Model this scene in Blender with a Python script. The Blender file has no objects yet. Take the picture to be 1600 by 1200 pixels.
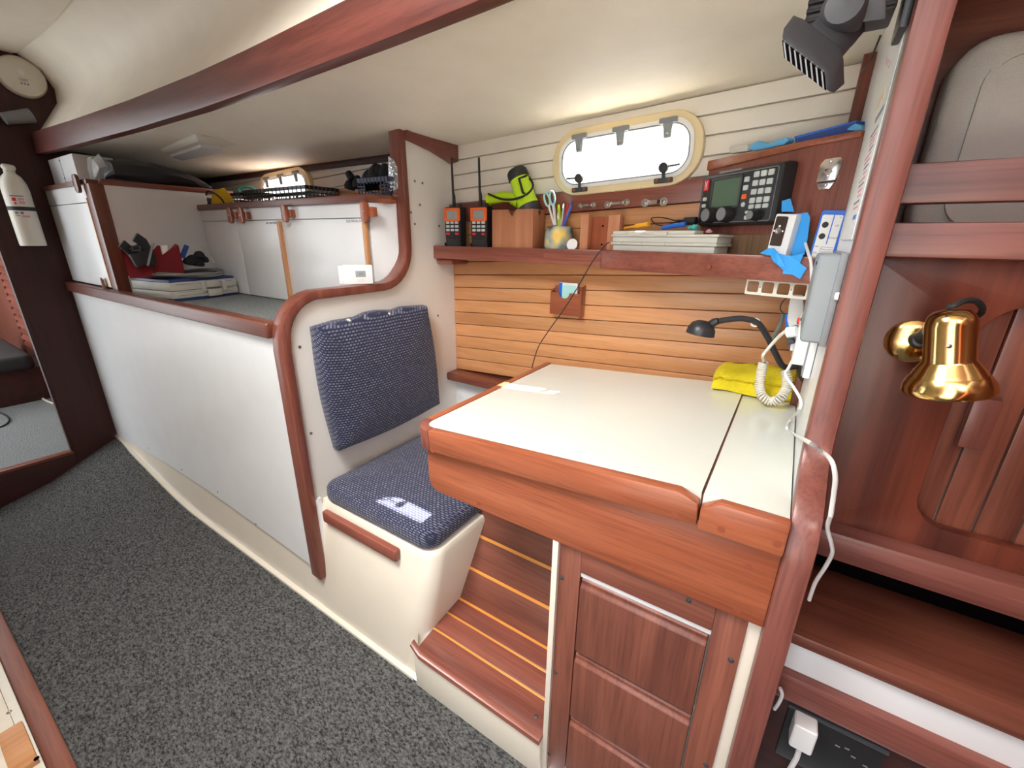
import bpy, bmesh, math, random
from mathutils import Vector, Matrix
random.seed(7)
PI = math.pi
S = bpy.context.scene
COL = S.collection

# ------------------------------------------------------------------ camera, world, sun, exposure
CAM = Vector((0, 0, 1.20))
F_PX, PITCH, YAW, ROLL = 666.3, math.radians(18.785), math.radians(32.78), math.radians(0.733)
_fw = Vector((-math.sin(YAW)*math.cos(PITCH), math.cos(YAW)*math.cos(PITCH), -math.sin(PITCH)))
_r0 = Vector((math.cos(YAW), math.sin(YAW), 0)); _u0 = _r0.cross(_fw)
_r = _r0*math.cos(ROLL) + _u0*math.sin(ROLL); _u = -_r0*math.sin(ROLL) + _u0*math.cos(ROLL)
cd = bpy.data.cameras.new('camera'); cam = bpy.data.objects.new('camera', cd); COL.objects.link(cam)
cd.sensor_width = 36; cd.lens = F_PX/1600*36; cd.clip_start = 0.02; cd.clip_end = 60
cam.matrix_world = Matrix(((_r.x, _u.x, -_fw.x, CAM.x), (_r.y, _u.y, -_fw.y, CAM.y), (_r.z, _u.z, -_fw.z, CAM.z), (0, 0, 0, 1)))
S.camera = cam

w = bpy.data.worlds.new('sky'); S.world = w; w.use_nodes = True
wn = w.node_tree.nodes; wn['Background'].inputs[0].default_value = (0.93, 0.97, 1.0, 1); wn['Background'].inputs[1].default_value = 1.45

def lamp(name, kind, energy, loc, rot=None, color=(1, 1, 1), direction=None, **kw):
    d = bpy.data.lights.new(name, kind); d.energy = energy; d.color = color
    for k, v in kw.items(): setattr(d, k, v)
    o = bpy.data.objects.new(name, d); COL.objects.link(o); o.location = loc
    if direction is not None: o.rotation_euler = Vector(direction).to_track_quat('-Z', 'Y').to_euler()
    return o
SUN_DIR = Vector((-0.15, -0.395, -0.60))
lamp('sun', 'SUN', 26.0, (0.6, 3.0, 3.5), direction=SUN_DIR, color=(1.0, 0.96, 0.88), angle=0.009)
lamp('hatch_daylight', 'AREA', 7.5, (-0.70, -0.02, 1.97), direction=(0.0, 0.30, -0.95), color=(1.0, 0.98, 0.94), shape='RECTANGLE', size=0.55, size_y=0.5, spread=2.1)
vs = S.view_settings; vs.view_transform = 'Standard'; vs.look = 'None'; vs.exposure = 1.42; vs.gamma = 1.0; vs.use_curve_mapping = False

# ------------------------------------------------------------------ measuring: photo point -> world point on a known plane
def ray(px, py): return _fw + _r*((px-800)/F_PX) + _u*((600-py)/F_PX)
def AX(px, py, x): d = ray(px, py); return CAM + d*((x-CAM.x)/d.x)
def AY(px, py, y): d = ray(px, py); return CAM + d*((y-CAM.y)/d.y)
def AZ(px, py, z): d = ray(px, py); return CAM + d*((z-CAM.z)/d.z)
def AP(px, py, p0, n):
    d = ray(px, py); n = Vector(n); return CAM + d*((Vector(p0)-CAM).dot(n)/d.dot(n))

# ------------------------------------------------------------------ materials
MATS = {}
def nodes_of(name):
    m = bpy.data.materials.new(name); m.use_nodes = True; MATS[name] = m
    return m, m.node_tree.nodes, m.node_tree.links, m.node_tree.nodes['Principled BSDF']
def plain(name, col, rough=0.5, metal=0.0, var=0.06, bump=0.0, bscale=200, coat=0.0, emit=None, trans=0.0):
    m, N, L, P = nodes_of(name)
    P.inputs['Roughness'].default_value = rough; P.inputs['Metallic'].default_value = metal
    P.inputs['Coat Weight'].default_value = coat; P.inputs['Transmission Weight'].default_value = trans
    tc = N.new('ShaderNodeTexCoord'); nz = N.new('ShaderNodeTexNoise'); nz.inputs['Scale'].default_value = 9; nz.inputs['Detail'].default_value = 4
    L.new(tc.outputs['Object'], nz.inputs['Vector'])
    cr = N.new('ShaderNodeValToRGB'); L.new(nz.outputs['Fac'], cr.inputs[0])
    a, b = cr.color_ramp.elements; a.position = 0.3; b.position = 0.7
    a.color = tuple(c*(1-var) for c in col)+(1,); b.color = tuple(min(1, c*(1+var)) for c in col)+(1,)
    L.new(cr.outputs[0], P.inputs['Base Color'])
    if bump:
        n2 = N.new('ShaderNodeTexNoise'); n2.inputs['Scale'].default_value = bscale; n2.inputs['Detail'].default_value = 3
        L.new(tc.outputs['Object'], n2.inputs['Vector'])
        bp = N.new('ShaderNodeBump'); bp.inputs['Strength'].default_value = bump; bp.inputs['Distance'].default_value = 0.004
        L.new(n2.outputs['Fac'], bp.inputs['Height']); L.new(bp.outputs[0], P.inputs['Normal'])
    if emit:
        P.inputs['Emission Color'].default_value = tuple(col)+(1,); P.inputs['Emission Strength'].default_value = emit
    return m
def wood(name, c1, c2, axis='x', rough=0.3, fine=1.0, coat=0.08, dark=0.55):
    m, N, L, P = nodes_of(name)
    P.inputs['Roughness'].default_value = rough; P.inputs['Coat Weight'].default_value = coat; P.inputs['Coat Roughness'].default_value = 0.18
    tc = N.new('ShaderNodeTexCoord'); oi = N.new('ShaderNodeObjectInfo')
    mu = N.new('ShaderNodeVectorMath'); mu.operation = 'ADD'
    sc = N.new('ShaderNodeMath'); sc.operation = 'MULTIPLY'; sc.inputs[1].default_value = 23.0
    L.new(oi.outputs['Random'], sc.inputs[0]); L.new(tc.outputs['Object'], mu.inputs[0]); L.new(sc.outputs[0], mu.inputs[1])
    mp = N.new('ShaderNodeMapping'); s = [26*fine]*3; s['xyz'.index(axis)] = 1.3*fine; mp.inputs['Scale'].default_value = s
    L.new(mu.outputs[0], mp.inputs['Vector'])
    n1 = N.new('ShaderNodeTexNoise'); n1.inputs['Scale'].default_value = 1.0; n1.inputs['Detail'].default_value = 6; n1.inputs['Distortion'].default_value = 0.6
    L.new(mp.outputs[0], n1.inputs['Vector'])
    m2 = N.new('ShaderNodeMapping'); s = [230*fine]*3; s['xyz'.index(axis)] = 9*fine; m2.inputs['Scale'].default_value = s
    L.new(mu.outputs[0], m2.inputs['Vector'])
    n2 = N.new('ShaderNodeTexNoise'); n2.inputs['Scale'].default_value = 1.0; n2.inputs['Detail'].default_value = 2
    L.new(m2.outputs[0], n2.inputs['Vector'])
    cr = N.new('ShaderNodeValToRGB'); L.new(n1.outputs['Fac'], cr.inputs[0])
    e = cr.color_ramp.elements; e[0].position = 0.28; e[0].color = tuple(c1)+(1,); e[1].position = 0.72; e[1].color = tuple(c2)+(1,)
    r2 = N.new('ShaderNodeValToRGB'); L.new(n2.outputs['Fac'], r2.inputs[0])
    e = r2.color_ramp.elements; e[0].position = 0.30; e[0].color = (dark, dark, dark, 1); e[1].position = 0.55; e[1].color = (1, 1, 1, 1)
    mx = N.new('ShaderNodeMixRGB'); mx.blend_type = 'MULTIPLY'; mx.inputs[0].default_value = 0.55
    L.new(cr.outputs[0], mx.inputs[1]); L.new(r2.outputs[0], mx.inputs[2])
    # every board a little lighter or darker than the next
    hv = N.new('ShaderNodeHueSaturation'); mr = N.new('ShaderNodeMapRange'); mr.inputs['To Min'].default_value = 0.88; mr.inputs['To Max'].default_value = 1.12
    L.new(oi.outputs['Random'], mr.inputs['Value']); L.new(mr.outputs[0], hv.inputs['Value']); L.new(mx.outputs[0], hv.inputs['Color'])
    L.new(hv.outputs[0], P.inputs['Base Color'])
    bp = N.new('ShaderNodeBump'); bp.inputs['Strength'].default_value = 0.08; bp.inputs['Distance'].default_value = 0.002
    L.new(n2.outputs['Fac'], bp.inputs['Height']); L.new(bp.outputs[0], P.inputs['Normal'])
    return m
for ax in 'xyz':
    wood('mahogany_'+ax, (0.17, 0.046, 0.031), (0.31, 0.098, 0.066), ax)
    wood('orange_mahogany_'+ax, (0.29, 0.074, 0.033), (0.43, 0.130, 0.060), ax, rough=0.28)
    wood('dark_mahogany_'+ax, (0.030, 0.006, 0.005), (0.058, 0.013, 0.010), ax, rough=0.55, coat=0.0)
    wood('brown_mahogany_'+ax, (0.13, 0.036, 0.022), (0.235, 0.075, 0.045), ax, rough=0.36)
    wood('beam_mahogany_'+ax, (0.075, 0.018, 0.014), (0.145, 0.040, 0.029), ax, rough=0.4)
    wood('worn_mahogany_'+ax, (0.155, 0.048, 0.032), (0.27, 0.090, 0.056), ax, rough=0.4)
    wood('post_mahogany_'+ax, (0.16, 0.048, 0.037), (0.27, 0.090, 0.068), ax, rough=0.36)
    wood('teak_'+ax, (0.58, 0.25, 0.095), (0.73, 0.375, 0.17), ax, rough=0.36, dark=0.75)
    wood('pale_cedar_'+ax, (0.46, 0.165, 0.075), (0.64, 0.29, 0.15), ax, rough=0.5, dark=0.8)
wood('inlay', (0.72, 0.27, 0.05), (0.85, 0.37, 0.08), 'x', rough=0.35, dark=0.9)
wood('walnut', (0.16, 0.09, 0.05), (0.34, 0.21, 0.12), 'z', rough=0.5, fine=0.7)
wood('striped_mahogany', (0.052, 0.011, 0.008), (0.24, 0.056, 0.028), 'z', rough=0.36, fine=0.6)
plain('cream', (0.77, 0.70, 0.59), 0.32, var=0.02, coat=0.2)
plain('cream_texture', (0.90, 0.835, 0.715), 0.55, var=0.03, bump=0.22, bscale=420)
plain('warm_white', (0.86, 0.83, 0.77), 0.35, var=0.015)
plain('white_laminate', (0.80, 0.815, 0.83), 0.3, var=0.02)
plain('ivory_laminate', (0.66, 0.685, 0.625), 0.16, var=0.015, coat=0.3)
plain('white_paint', (0.89, 0.84, 0.76), 0.45, var=0.03)
plain('window_cream', (0.80, 0.66, 0.40), 0.4, var=0.03)
plain('white_plastic', (0.82, 0.83, 0.83), 0.35, var=0.01)
plain('offwhite_plastic', (0.76, 0.73, 0.64), 0.4, var=0.02)
plain('pale_grey_plastic', (0.62, 0.62, 0.56), 0.4, var=0.02)
plain('tool_grey', (0.50, 0.49, 0.43), 0.5, var=0.04)
plain('tool_blue', (0.018, 0.04, 0.16), 0.45, var=0.05)
plain('grey_plastic', (0.25, 0.29, 0.31), 0.42, var=0.03)
plain('black_plastic', (0.018, 0.018, 0.02), 0.38, var=0.1)
plain('black_rubber', (0.02, 0.02, 0.022), 0.6, var=0.1)
plain('dark_grey', (0.045, 0.048, 0.055), 0.45, var=0.06)
plain('mid_grey', (0.22, 0.23, 0.25), 0.45, var=0.05)
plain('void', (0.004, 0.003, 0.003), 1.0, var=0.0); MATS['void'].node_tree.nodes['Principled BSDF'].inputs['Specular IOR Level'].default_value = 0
plain('steel', (0.75, 0.73, 0.70), 0.18, 1.0, var=0.03)
plain('dull_steel', (0.35, 0.33, 0.31), 0.35, 1.0, var=0.1)
plain('brass', (0.83, 0.60, 0.23), 0.16, 1.0, var=0.10)
plain('orange_plastic', (0.90, 0.16, 0.03), 0.4, var=0.03)
plain('amber_plastic', (0.95, 0.47, 0.02), 0.4, var=0.03)
plain('lime_plastic', (0.56, 0.86, 0.01), 0.4, var=0.03)
plain('yellow_cloth', (0.90, 0.72, 0.02), 0.95, var=0.10, bump=0.9, bscale=320)
plain('yellow_plastic', (0.82, 0.53, 0.01), 0.5, var=0.05)
plain('blue_tape', (0.03, 0.36, 0.90), 0.5, var=0.10)
plain('blue_plastic', (0.02, 0.16, 0.72), 0.4, var=0.05)
plain('dark_blue', (0.015, 0.06, 0.30), 0.5, var=0.08)
plain('sky_blue', (0.14, 0.50, 0.86), 0.7, var=0.08)
plain('teal', (0.06, 0.52, 0.48), 0.5, var=0.05)
plain('mint', (0.42, 0.78, 0.76), 0.4, var=0.03)
plain('red_plastic', (0.72, 0.02, 0.03), 0.4, var=0.05)
plain('red_cloth', (0.20, 0.008, 0.012), 0.85, var=0.15, bump=0.3)
plain('navy_plastic', (0.035, 0.045, 0.10), 0.45, var=0.06)
plain('key_grey', (0.60, 0.66, 0.66), 0.5, var=0.02)
plain('lcd_green', (0.10, 0.17, 0.12), 0.25, var=0.04)
plain('lcd_grey', (0.33, 0.36, 0.35), 0.3, var=0.04)
plain('lens_glass', (0.05, 0.035, 0.03), 0.06, var=0.3, coat=0.5)
plain('cable_white', (0.78, 0.78, 0.77), 0.4, var=0.02)
plain('cable_grey', (0.20, 0.21, 0.19), 0.5, var=0.1)
plain('cord_cream', (0.76, 0.72, 0.63), 0.45, var=0.02)
plain('foil', (0.62, 0.63, 0.66), 0.2, 0.85, var=0.3, bump=1.0, bscale=90)
plain('cushion_cream', (0.60, 0.58, 0.53), 0.85, var=0.04, bump=0.35, bscale=700)
plain('paper', (0.80, 0.83, 0.83), 0.6, var=0.02)
plain('ink_grey', (0.22, 0.24, 0.32), 0.7, var=0.1)
plain('ink_pink', (0.72, 0.35, 0.42), 0.7, var=0.1)
plain('lens_white', (0.80, 0.82, 0.84), 0.25, var=0.02, coat=0.3)
plain('plug_wood', (0.27, 0.065, 0.03), 0.4, var=0.2)
plain('dark_glove', (0.015, 0.016, 0.02), 0.8, var=0.3, bump=0.5)
plain('silver_fish', (0.30, 0.34, 0.33), 0.3, var=0.25)

def speckle(name, lo, hi, scale, rough=0.95):
    m, N, L, P = nodes_of(name); P.inputs['Roughness'].default_value = rough; P.inputs['Specular IOR Level'].default_value = 0.15
    tc = N.new('ShaderNodeTexCoord')
    mp = N.new('ShaderNodeMapping'); mp.inputs['Scale'].default_value = (0.55, 1.0, 1.0); mp.inputs['Rotation'].default_value = (0, 0, 0.5)
    L.new(tc.outputs['Object'], mp.inputs['Vector'])
    n = N.new('ShaderNodeTexNoise'); n.inputs['Scale'].default_value = scale; n.inputs['Detail'].default_value = 5; n.inputs['Roughness'].default_value = 0.75
    L.new(mp.outputs[0], n.inputs['Vector'])
    cr = N.new('ShaderNodeValToRGB'); L.new(n.outputs['Fac'], cr.inputs[0])
    e = cr.color_ramp.elements; e[0].position = 0.38; e[0].color = tuple(lo)+(1,); e[1].position = 0.64; e[1].color = tuple(hi)+(1,)
    L.new(cr.outputs[0], P.inputs['Base Color'])
    bp = N.new('ShaderNodeBump'); bp.inputs['Strength'].default_value = 0.8; bp.inputs['Distance'].default_value = 0.006
    L.new(n.outputs['Fac'], bp.inputs['Height']); L.new(bp.outputs[0], P.inputs['Normal'])
speckle('carpet', (0.016, 0.017, 0.019), (0.20, 0.20, 0.198), 190)
speckle('berth_carpet', (0.09, 0.10, 0.105), (0.40, 0.42, 0.42), 260)

def weave(name, order):
    m, N, L, P = nodes_of(name); P.inputs['Roughness'].default_value = 0.9; P.inputs['Specular IOR Level'].default_value = 0.2
    P.inputs['Sheen Weight'].default_value = 0.25
    tc = N.new('ShaderNodeTexCoord'); sx = N.new('ShaderNodeSeparateXYZ'); cx = N.new('ShaderNodeCombineXYZ')
    L.new(tc.outputs['Object'], sx.inputs[0])
    for i in (0, 1):   # run the weave round the edges by adding the thickness direction
        ad = N.new('ShaderNodeMath'); ad.operation = 'ADD'; L.new(sx.outputs[order[i]], ad.inputs[0]); L.new(sx.outputs[order[2]], ad.inputs[1]); L.new(ad.outputs[0], cx.inputs[i])
    bt = N.new('ShaderNodeTexBrick'); bt.inputs['Scale'].default_value = 1.0
    bt.inputs['Brick Width'].default_value = 0.0125; bt.inputs['Row Height'].default_value = 0.0080; bt.inputs['Mortar Size'].default_value = 0.0027
    bt.inputs['Mortar Smooth'].default_value = 0.4
    bt.inputs['Color1'].default_value = (0.23, 0.24, 0.32, 1); bt.inputs['Color2'].default_value = (0.10, 0.11, 0.18, 1); bt.inputs['Mortar'].default_value = (0.022, 0.025, 0.058, 1)
    L.new(cx.outputs[0], bt.inputs['Vector']); L.new(bt.outputs['Color'], P.inputs['Base Color'])
    bp = N.new('ShaderNodeBump'); bp.inputs['Strength'].default_value = 0.5; bp.inputs['Distance'].default_value = 0.002; bp.invert = True
    L.new(bt.outputs['Fac'], bp.inputs['Height']); L.new(bp.outputs[0], P.inputs['Normal'])
weave('navy_weave_back', (1, 2, 0)); weave('navy_weave_seat', (0, 1, 2))

def glassy(name, tint, fac, rough=0.05):
    m = bpy.data.materials.new(name); m.use_nodes = True; MATS[name] = m; N = m.node_tree.nodes; L = m.node_tree.links
    P = N['Principled BSDF']; P.inputs['Base Color'].default_value = tuple(tint)+(1,); P.inputs['Roughness'].default_value = rough
    t = N.new('ShaderNodeBsdfTransparent'); mx = N.new('ShaderNodeMixShader'); mx.inputs[0].default_value = fac
    L.new(t.outputs[0], mx.inputs[1]); L.new(P.outputs[0], mx.inputs[2]); L.new(mx.outputs[0], N['Material Output'].inputs[0])
glassy('window_glass', (0.9, 0.95, 1.0), 0.12); glassy('clear_bag', (0.75, 0.77, 0.78), 0.38, 0.15); glassy('clear_plastic', (0.55, 0.56, 0.52), 0.55, 0.25)

# fish-printed cup: scaly grey with yellow and orange patches
m, N, L, P = nodes_of('fish_print'); P.inputs['Roughness'].default_value = 0.35
tc = N.new('ShaderNodeTexCoord'); gx = N.new('ShaderNodeTexNoise'); gx.inputs['Scale'].default_value = 14; gx.inputs['Detail'].default_value = 2
L.new(tc.outputs['Object'], gx.inputs['Vector']); cr = N.new('ShaderNodeValToRGB'); L.new(gx.outputs['Fac'], cr.inputs[0])
e = cr.color_ramp.elements; e[0].position = 0.42; e[0].color = (0.08, 0.09, 0.09, 1); e[1].position = 0.76; e[1].color = (0.85, 0.30, 0.10, 1)
q = e.new(0.54); q.color = (0.38, 0.42, 0.38, 1); q = e.new(0.65); q.color = (0.85, 0.62, 0.12, 1)
L.new(cr.outputs[0], P.inputs['Base Color'])

# ------------------------------------------------------------------ mesh building
class MB:
    def __init__(self, m=None): self.v = []; self.f = []; self.m = m
    def add(self, vs, fs):
        b = len(self.v)
        self.v += [(self.m @ Vector(p)) if self.m else Vector(p) for p in vs]
        self.f += [[b+i for i in f] for f in fs]; return self
    def box(self, x0, y0, z0, x1, y1, z1):
        vs = [(x, y, z) for z in (z0, z1) for y in (y0, y1) for x in (x0, x1)]
        return self.add(vs, [(0, 2, 3, 1), (4, 5, 7, 6), (0, 1, 5, 4), (2, 6, 7, 3), (0, 4, 6, 2), (1, 3, 7, 5)])
    def prism(self, pts, vec):
        pts = [Vector(p) for p in pts]; vec = Vector(vec); n = len(pts)
        return self.add(pts+[p+vec for p in pts], [list(range(n))[::-1], list(range(n, 2*n))]+[(i, (i+1) % n, n+(i+1) % n, n+i) for i in range(n)])
    def loft(self, rings, cap=True, closed=True):
        n = len(rings[0]); vs = [p for r in rings for p in r]; fs = []
        for k in range(len(rings)-1):
            for i in range(n if closed else n-1):
                j = (i+1) % n; fs.append((k*n+i, k*n+j, (k+1)*n+j, (k+1)*n+i))
        if cap: fs += [list(range(n))[::-1], [(len(rings)-1)*n+i for i in range(n)]]
        return self.add(vs, fs)
    def grid(self, rows):
        return self.loft(rows, cap=False, closed=False)
    def tube(self, pts, r, n=8, cap=True):
        pts = [Vector(p) for p in pts]; rings = []; t0 = None; up = Vector((0.13, 0.21, 0.97))
        for i, p in enumerate(pts):
            t = (pts[min(i+1, len(pts)-1)]-pts[max(i-1, 0)]).normalized()
            a = up-t*up.dot(t)
            if a.length < 1e-4: a = Vector((1, 0, 0))-t*t.x
            a.normalize(); b = t.cross(a); up = a
            rr = r[i] if isinstance(r, (list, tuple)) else r
            rings.append([p+(a*math.cos(2*PI*k/n)+b*math.sin(2*PI*k/n))*rr for k in range(n)])
        return self.loft(rings, cap)
    def lathe(self, o, axis, prof, n=24, cap=True):
        o = Vector(o); ax = Vector(axis).normalized(); a = ax.orthogonal().normalized(); b = ax.cross(a)
        return self.loft([[o+ax*h+(a*math.cos(2*PI*k/n)+b*math.sin(2*PI*k/n))*max(r, 1e-5) for k in range(n)] for r, h in prof], cap)
    def ring(self, outer, inner, vec):
        n = len(outer); vec = Vector(vec); O = [Vector(p) for p in outer]; I = [Vector(p) for p in inner]
        vs = O+I+[p+vec for p in O]+[p+vec for p in I]; fs = []
        for i in range(n):
            j = (i+1) % n
            fs += [(i, j, n+j, n+i), (2*n+i, 3*n+i, 3*n+j, 2*n+j), (i, 2*n+i, 2*n+j, j), (n+i, n+j, 3*n+j, 3*n+i)]
        return self.add(vs, fs)
    def build(self, name, mat, parent=None, bevel=0.0, seg=2, smooth=True, kind=None, label=None, cat=None, group=None, angle=0.6):
        bm = bmesh.new(); vs = [bm.verts.new(p) for p in self.v]
        for f in self.f:
            try: bm.faces.new([vs[i] for i in f])
            except ValueError: pass
        bmesh.ops.recalc_face_normals(bm, faces=bm.faces)
        if bevel:
            es = [e for e in bm.edges if len(e.link_faces) == 2 and e.calc_face_angle(0) > 0.6]
            bmesh.ops.bevel(bm, geom=es, offset=bevel, segments=seg, affect='EDGES', profile=0.6, clamp_overlap=True)
        lo = Vector([min(v.co[i] for v in bm.verts) for i in range(3)]); hi = Vector([max(v.co[i] for v in bm.verts) for i in range(3)])
        o0 = (lo+hi)/2
        if parent is None: o0.z = lo.z
        bmesh.ops.translate(bm, verts=bm.verts, vec=-o0)
        me = bpy.data.meshes.new(name); bm.to_mesh(me); bm.free()
        if smooth:
            me.polygons.foreach_set('use_smooth', [True]*len(me.polygons)); me.set_sharp_from_angle(angle=angle)
        me.materials.append(MATS[mat])
        o = bpy.data.objects.new(name, me); COL.objects.link(o)
        if parent is not None:
            o.parent = parent; o.location = o0-wloc(parent)
        else: o.location = o0
        return tag(o, label, cat, group, kind)
def wloc(o):
    p = Vector(o.location)
    while o.parent: o = o.parent; p += Vector(o.location)
    return p
def tag(o, label=None, cat=None, group=None, kind=None):
    if label: o['label'] = label
    if cat: o['category'] = cat
    if group: o['group'] = group
    if kind: o['kind'] = kind
    return o
def thing(name, label, cat, loc, group=None, kind=None):
    o = bpy.data.objects.new(name, None); o.empty_display_size = 0.02; COL.objects.link(o); o.location = loc
    return tag(o, label, cat, group, kind)
def frame(o, x, y, z):
    x, y, z, o = Vector(x).normalized(), Vector(y).normalized(), Vector(z).normalized(), Vector(o)
    return Matrix(((x.x, y.x, z.x, o.x), (x.y, y.y, z.y, o.y), (x.z, y.z, z.z, o.z), (0, 0, 0, 1)))
def rrect(x0, y0, x1, y1, r, n=5):
    out = []
    for cx, cy, a0 in ((x1-r, y0+r, -90), (x1-r, y1-r, 0), (x0+r, y1-r, 90), (x0+r, y0+r, 180)):
        for i in range(n+1):
            a = math.radians(a0+90*i/n); out.append((cx+r*math.cos(a), cy+r*math.sin(a)))
    return out
def smooth_path(pts, n=8):
    P = [Vector(p) for p in pts]; out = []
    for i in range(len(P)-1):
        a, b, c, d = P[max(i-1, 0)], P[i], P[i+1], P[min(i+2, len(P)-1)]
        for k in range(n):
            t = k/n; out.append(0.5*((2*b)+(c-a)*t+(2*a-5*b+4*c-d)*t*t+(3*b-a-3*c+d)*t**3))
    out.append(P[-1]); return out
def box(name, mat, parent, a, b, bevel=0.002, **kw):
    return MB().box(*a, *b).build(name, mat, parent, bevel=bevel, **kw)
def obox(m, name, mat, parent, a, b, bevel=0.002, **kw):
    return MB(m).box(*a, *b).build(name, mat, parent, bevel=bevel, **kw)
def text(s, mat, parent, m, size, name='lettering', depth=0.0003):
    cu = bpy.data.curves.new(name, 'FONT'); cu.body = s; cu.size = size; cu.align_x = 'CENTER'; cu.align_y = 'CENTER'; cu.extrude = depth
    t = bpy.data.objects.new('t', cu); COL.objects.link(t); bpy.context.view_layer.update()
    me = bpy.data.meshes.new_from_object(t.evaluated_get(bpy.context.evaluated_depsgraph_get())); bpy.data.objects.remove(t)
    me.name = name; me.materials.clear(); me.materials.append(MATS[mat]); me.transform(m.to_3x3().to_4x4())
    o = bpy.data.objects.new(name, me); COL.objects.link(o)
    o.parent = parent; o.location = m.translation-wloc(parent)
    return o
def copy_tree(o, parent=None):
    c = o.copy(); COL.objects.link(c); c.parent = parent
    for ch in list(o.children):
        if ch is not c: copy_tree(ch, c)
    return c
def screw(p, axis, parent, r=0.004, mat='dull_steel', name='screw'):
    return MB().lathe(p, axis, [(r, 0), (r, r*0.25), (r*0.6, r*0.5), (0.0002, r*0.55)], 8).build(name, mat, parent)

# ================================================================== THE SETTING
XP, XB, XR, YP, YH = -1.14, -2.99, 0.055, 0.61, 1.33
def sstep(t): t = max(0.0, min(1.0, t)); return t*t*(3-2*t)
def fz(x, y):
    s = sstep((-2.05-x)/0.94)
    return s*(max(0.0, y-0.32)*0.47+min(0.0, y-0.32)*0.27*(1 if y > -0.1 else 0))
def edge_y(x): return 0.598+0.012*sstep((-2.7-x)/0.27)
def ztop(x): return 1.51 if x < XP else 1.51+0.055*(x-XP)
def rise(x): return 0.05*(x-XP)
def beam_y(x):
    K = [(-3.0, .634), (-2.5, .662), (-1.98, .680), (-1.5, .683), (-1.184, .674), (-.70, .649), (-.47, .632), (0.0, .59), (0.9, .50)]
    for (a, p), (b, q) in zip(K, K[1:]):
        if x <= b: t = (x-a)/(b-a); return p+(q-p)*t
    return K[-1][1]

# floor
xs = [-3.0+i*0.09 for i in range(45)]
rows = [[(x, y, fz(x, y)) for x in xs] for y in (-1.3, -0.5, -0.1, 0, .08, .16, .24, .32, .4, .48, .54)]
rows.append([(x, edge_y(x), fz(x, edge_y(x))) for x in xs])
rows.append([(x, edge_y(x), fz(x, edge_y(x))-0.02) for x in xs])
MB().grid(rows).build('floor', 'carpet', kind='structure', label='grey speckled carpet covering the cabin sole')
# cream moulded liner between carpet and berth front
liner = MB(); R1, R2, R3, R4 = [], [], [], []
for i in range(41):
    x = -2.985+i*(2.985-0.706)/40; e = edge_y(x); zt = 0.135+0.035*math.sin(PI*max(0, min(1, (x+2.97)/1.8))) if x < -1.16 else 0.13
    R1.append((x, e-0.006, fz(x, e)-0.015)); R2.append((x, e-0.004, fz(x, e)+0.008)); R3.append((x, e+0.010, fz(x, e)+0.012)); R4.append((x, .626, zt+0.02))
liner.grid([R1, R2, R3, R4]); liner.build('baseboard_outboard', 'cream', kind='structure', label='cream moulded liner along the carpet edge')

# bulkhead with doorway (jamb at y .435)
bh = thing('wall_forward', 'dark stained wooden bulkhead at the foot of the berth', 'wall', (XB, .5, 0), kind='structure')
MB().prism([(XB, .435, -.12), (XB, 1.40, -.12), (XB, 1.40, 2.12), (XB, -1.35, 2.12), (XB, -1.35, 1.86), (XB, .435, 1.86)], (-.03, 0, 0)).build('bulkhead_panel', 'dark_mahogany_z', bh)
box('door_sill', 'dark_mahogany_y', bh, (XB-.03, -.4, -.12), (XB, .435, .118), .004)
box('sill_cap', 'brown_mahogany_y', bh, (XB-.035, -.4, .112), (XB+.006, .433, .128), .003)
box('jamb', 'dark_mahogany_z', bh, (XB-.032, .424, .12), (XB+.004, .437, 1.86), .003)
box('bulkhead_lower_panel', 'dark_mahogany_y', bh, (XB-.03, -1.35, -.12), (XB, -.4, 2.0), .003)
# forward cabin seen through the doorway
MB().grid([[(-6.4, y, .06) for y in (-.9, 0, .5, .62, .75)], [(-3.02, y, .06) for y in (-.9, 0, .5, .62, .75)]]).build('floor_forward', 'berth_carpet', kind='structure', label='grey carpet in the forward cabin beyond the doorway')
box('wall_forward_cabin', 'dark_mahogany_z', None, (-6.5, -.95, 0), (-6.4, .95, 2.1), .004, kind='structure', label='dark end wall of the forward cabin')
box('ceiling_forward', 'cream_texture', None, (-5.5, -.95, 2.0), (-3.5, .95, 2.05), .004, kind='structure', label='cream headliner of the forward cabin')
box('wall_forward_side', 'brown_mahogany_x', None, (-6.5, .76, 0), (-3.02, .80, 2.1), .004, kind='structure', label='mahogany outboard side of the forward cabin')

# side deck overhead, cabin trunk side and cabin top
xs = [-2.99+i*(3.89/30) for i in range(31)]
prof = []
for x in xs:
    zt = ztop(x); yb = beam_y(x)
    prof.append([(x, yb+.004, 1.567), (x, .80, 1.567), (x, .90, 1.560), (x, .985, 1.557-.35*(1.557-zt)), (x, 1.04, zt+.012), (x, 1.12, zt+.006), (x, 1.25, zt+.004), (x, 1.36, zt)])
dk = MB().grid(prof); dk.grid([[(p[0], p[1], p[2]+.05) for p in r] for r in prof]); dk.build('ceiling', 'cream_texture', kind='structure', label='cream textured underside of the side deck')
tr = [[(x, beam_y(x)+.02, 1.60), (x, beam_y(x)+.03, 1.625), (x, beam_y(x)+.075, 1.69), (x, beam_y(x)+.125, 1.765), (x, beam_y(x)+.13, 1.82), (x, beam_y(x)+.10, 1.88), (x, beam_y(x)+.03, 1.935), (x, .55, 1.975), (x, .35, 2.01), (x, .05, 2.05), (x, -.30, 2.07)] for x in xs]
tr = [r if r[0][0] > -2.0 else r for r in tr]
MB().grid(tr).build('ceiling_trunk', 'cream_texture', kind='structure', label='cream cabin side and headliner above the wooden beam')
hd_rows = []
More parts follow.
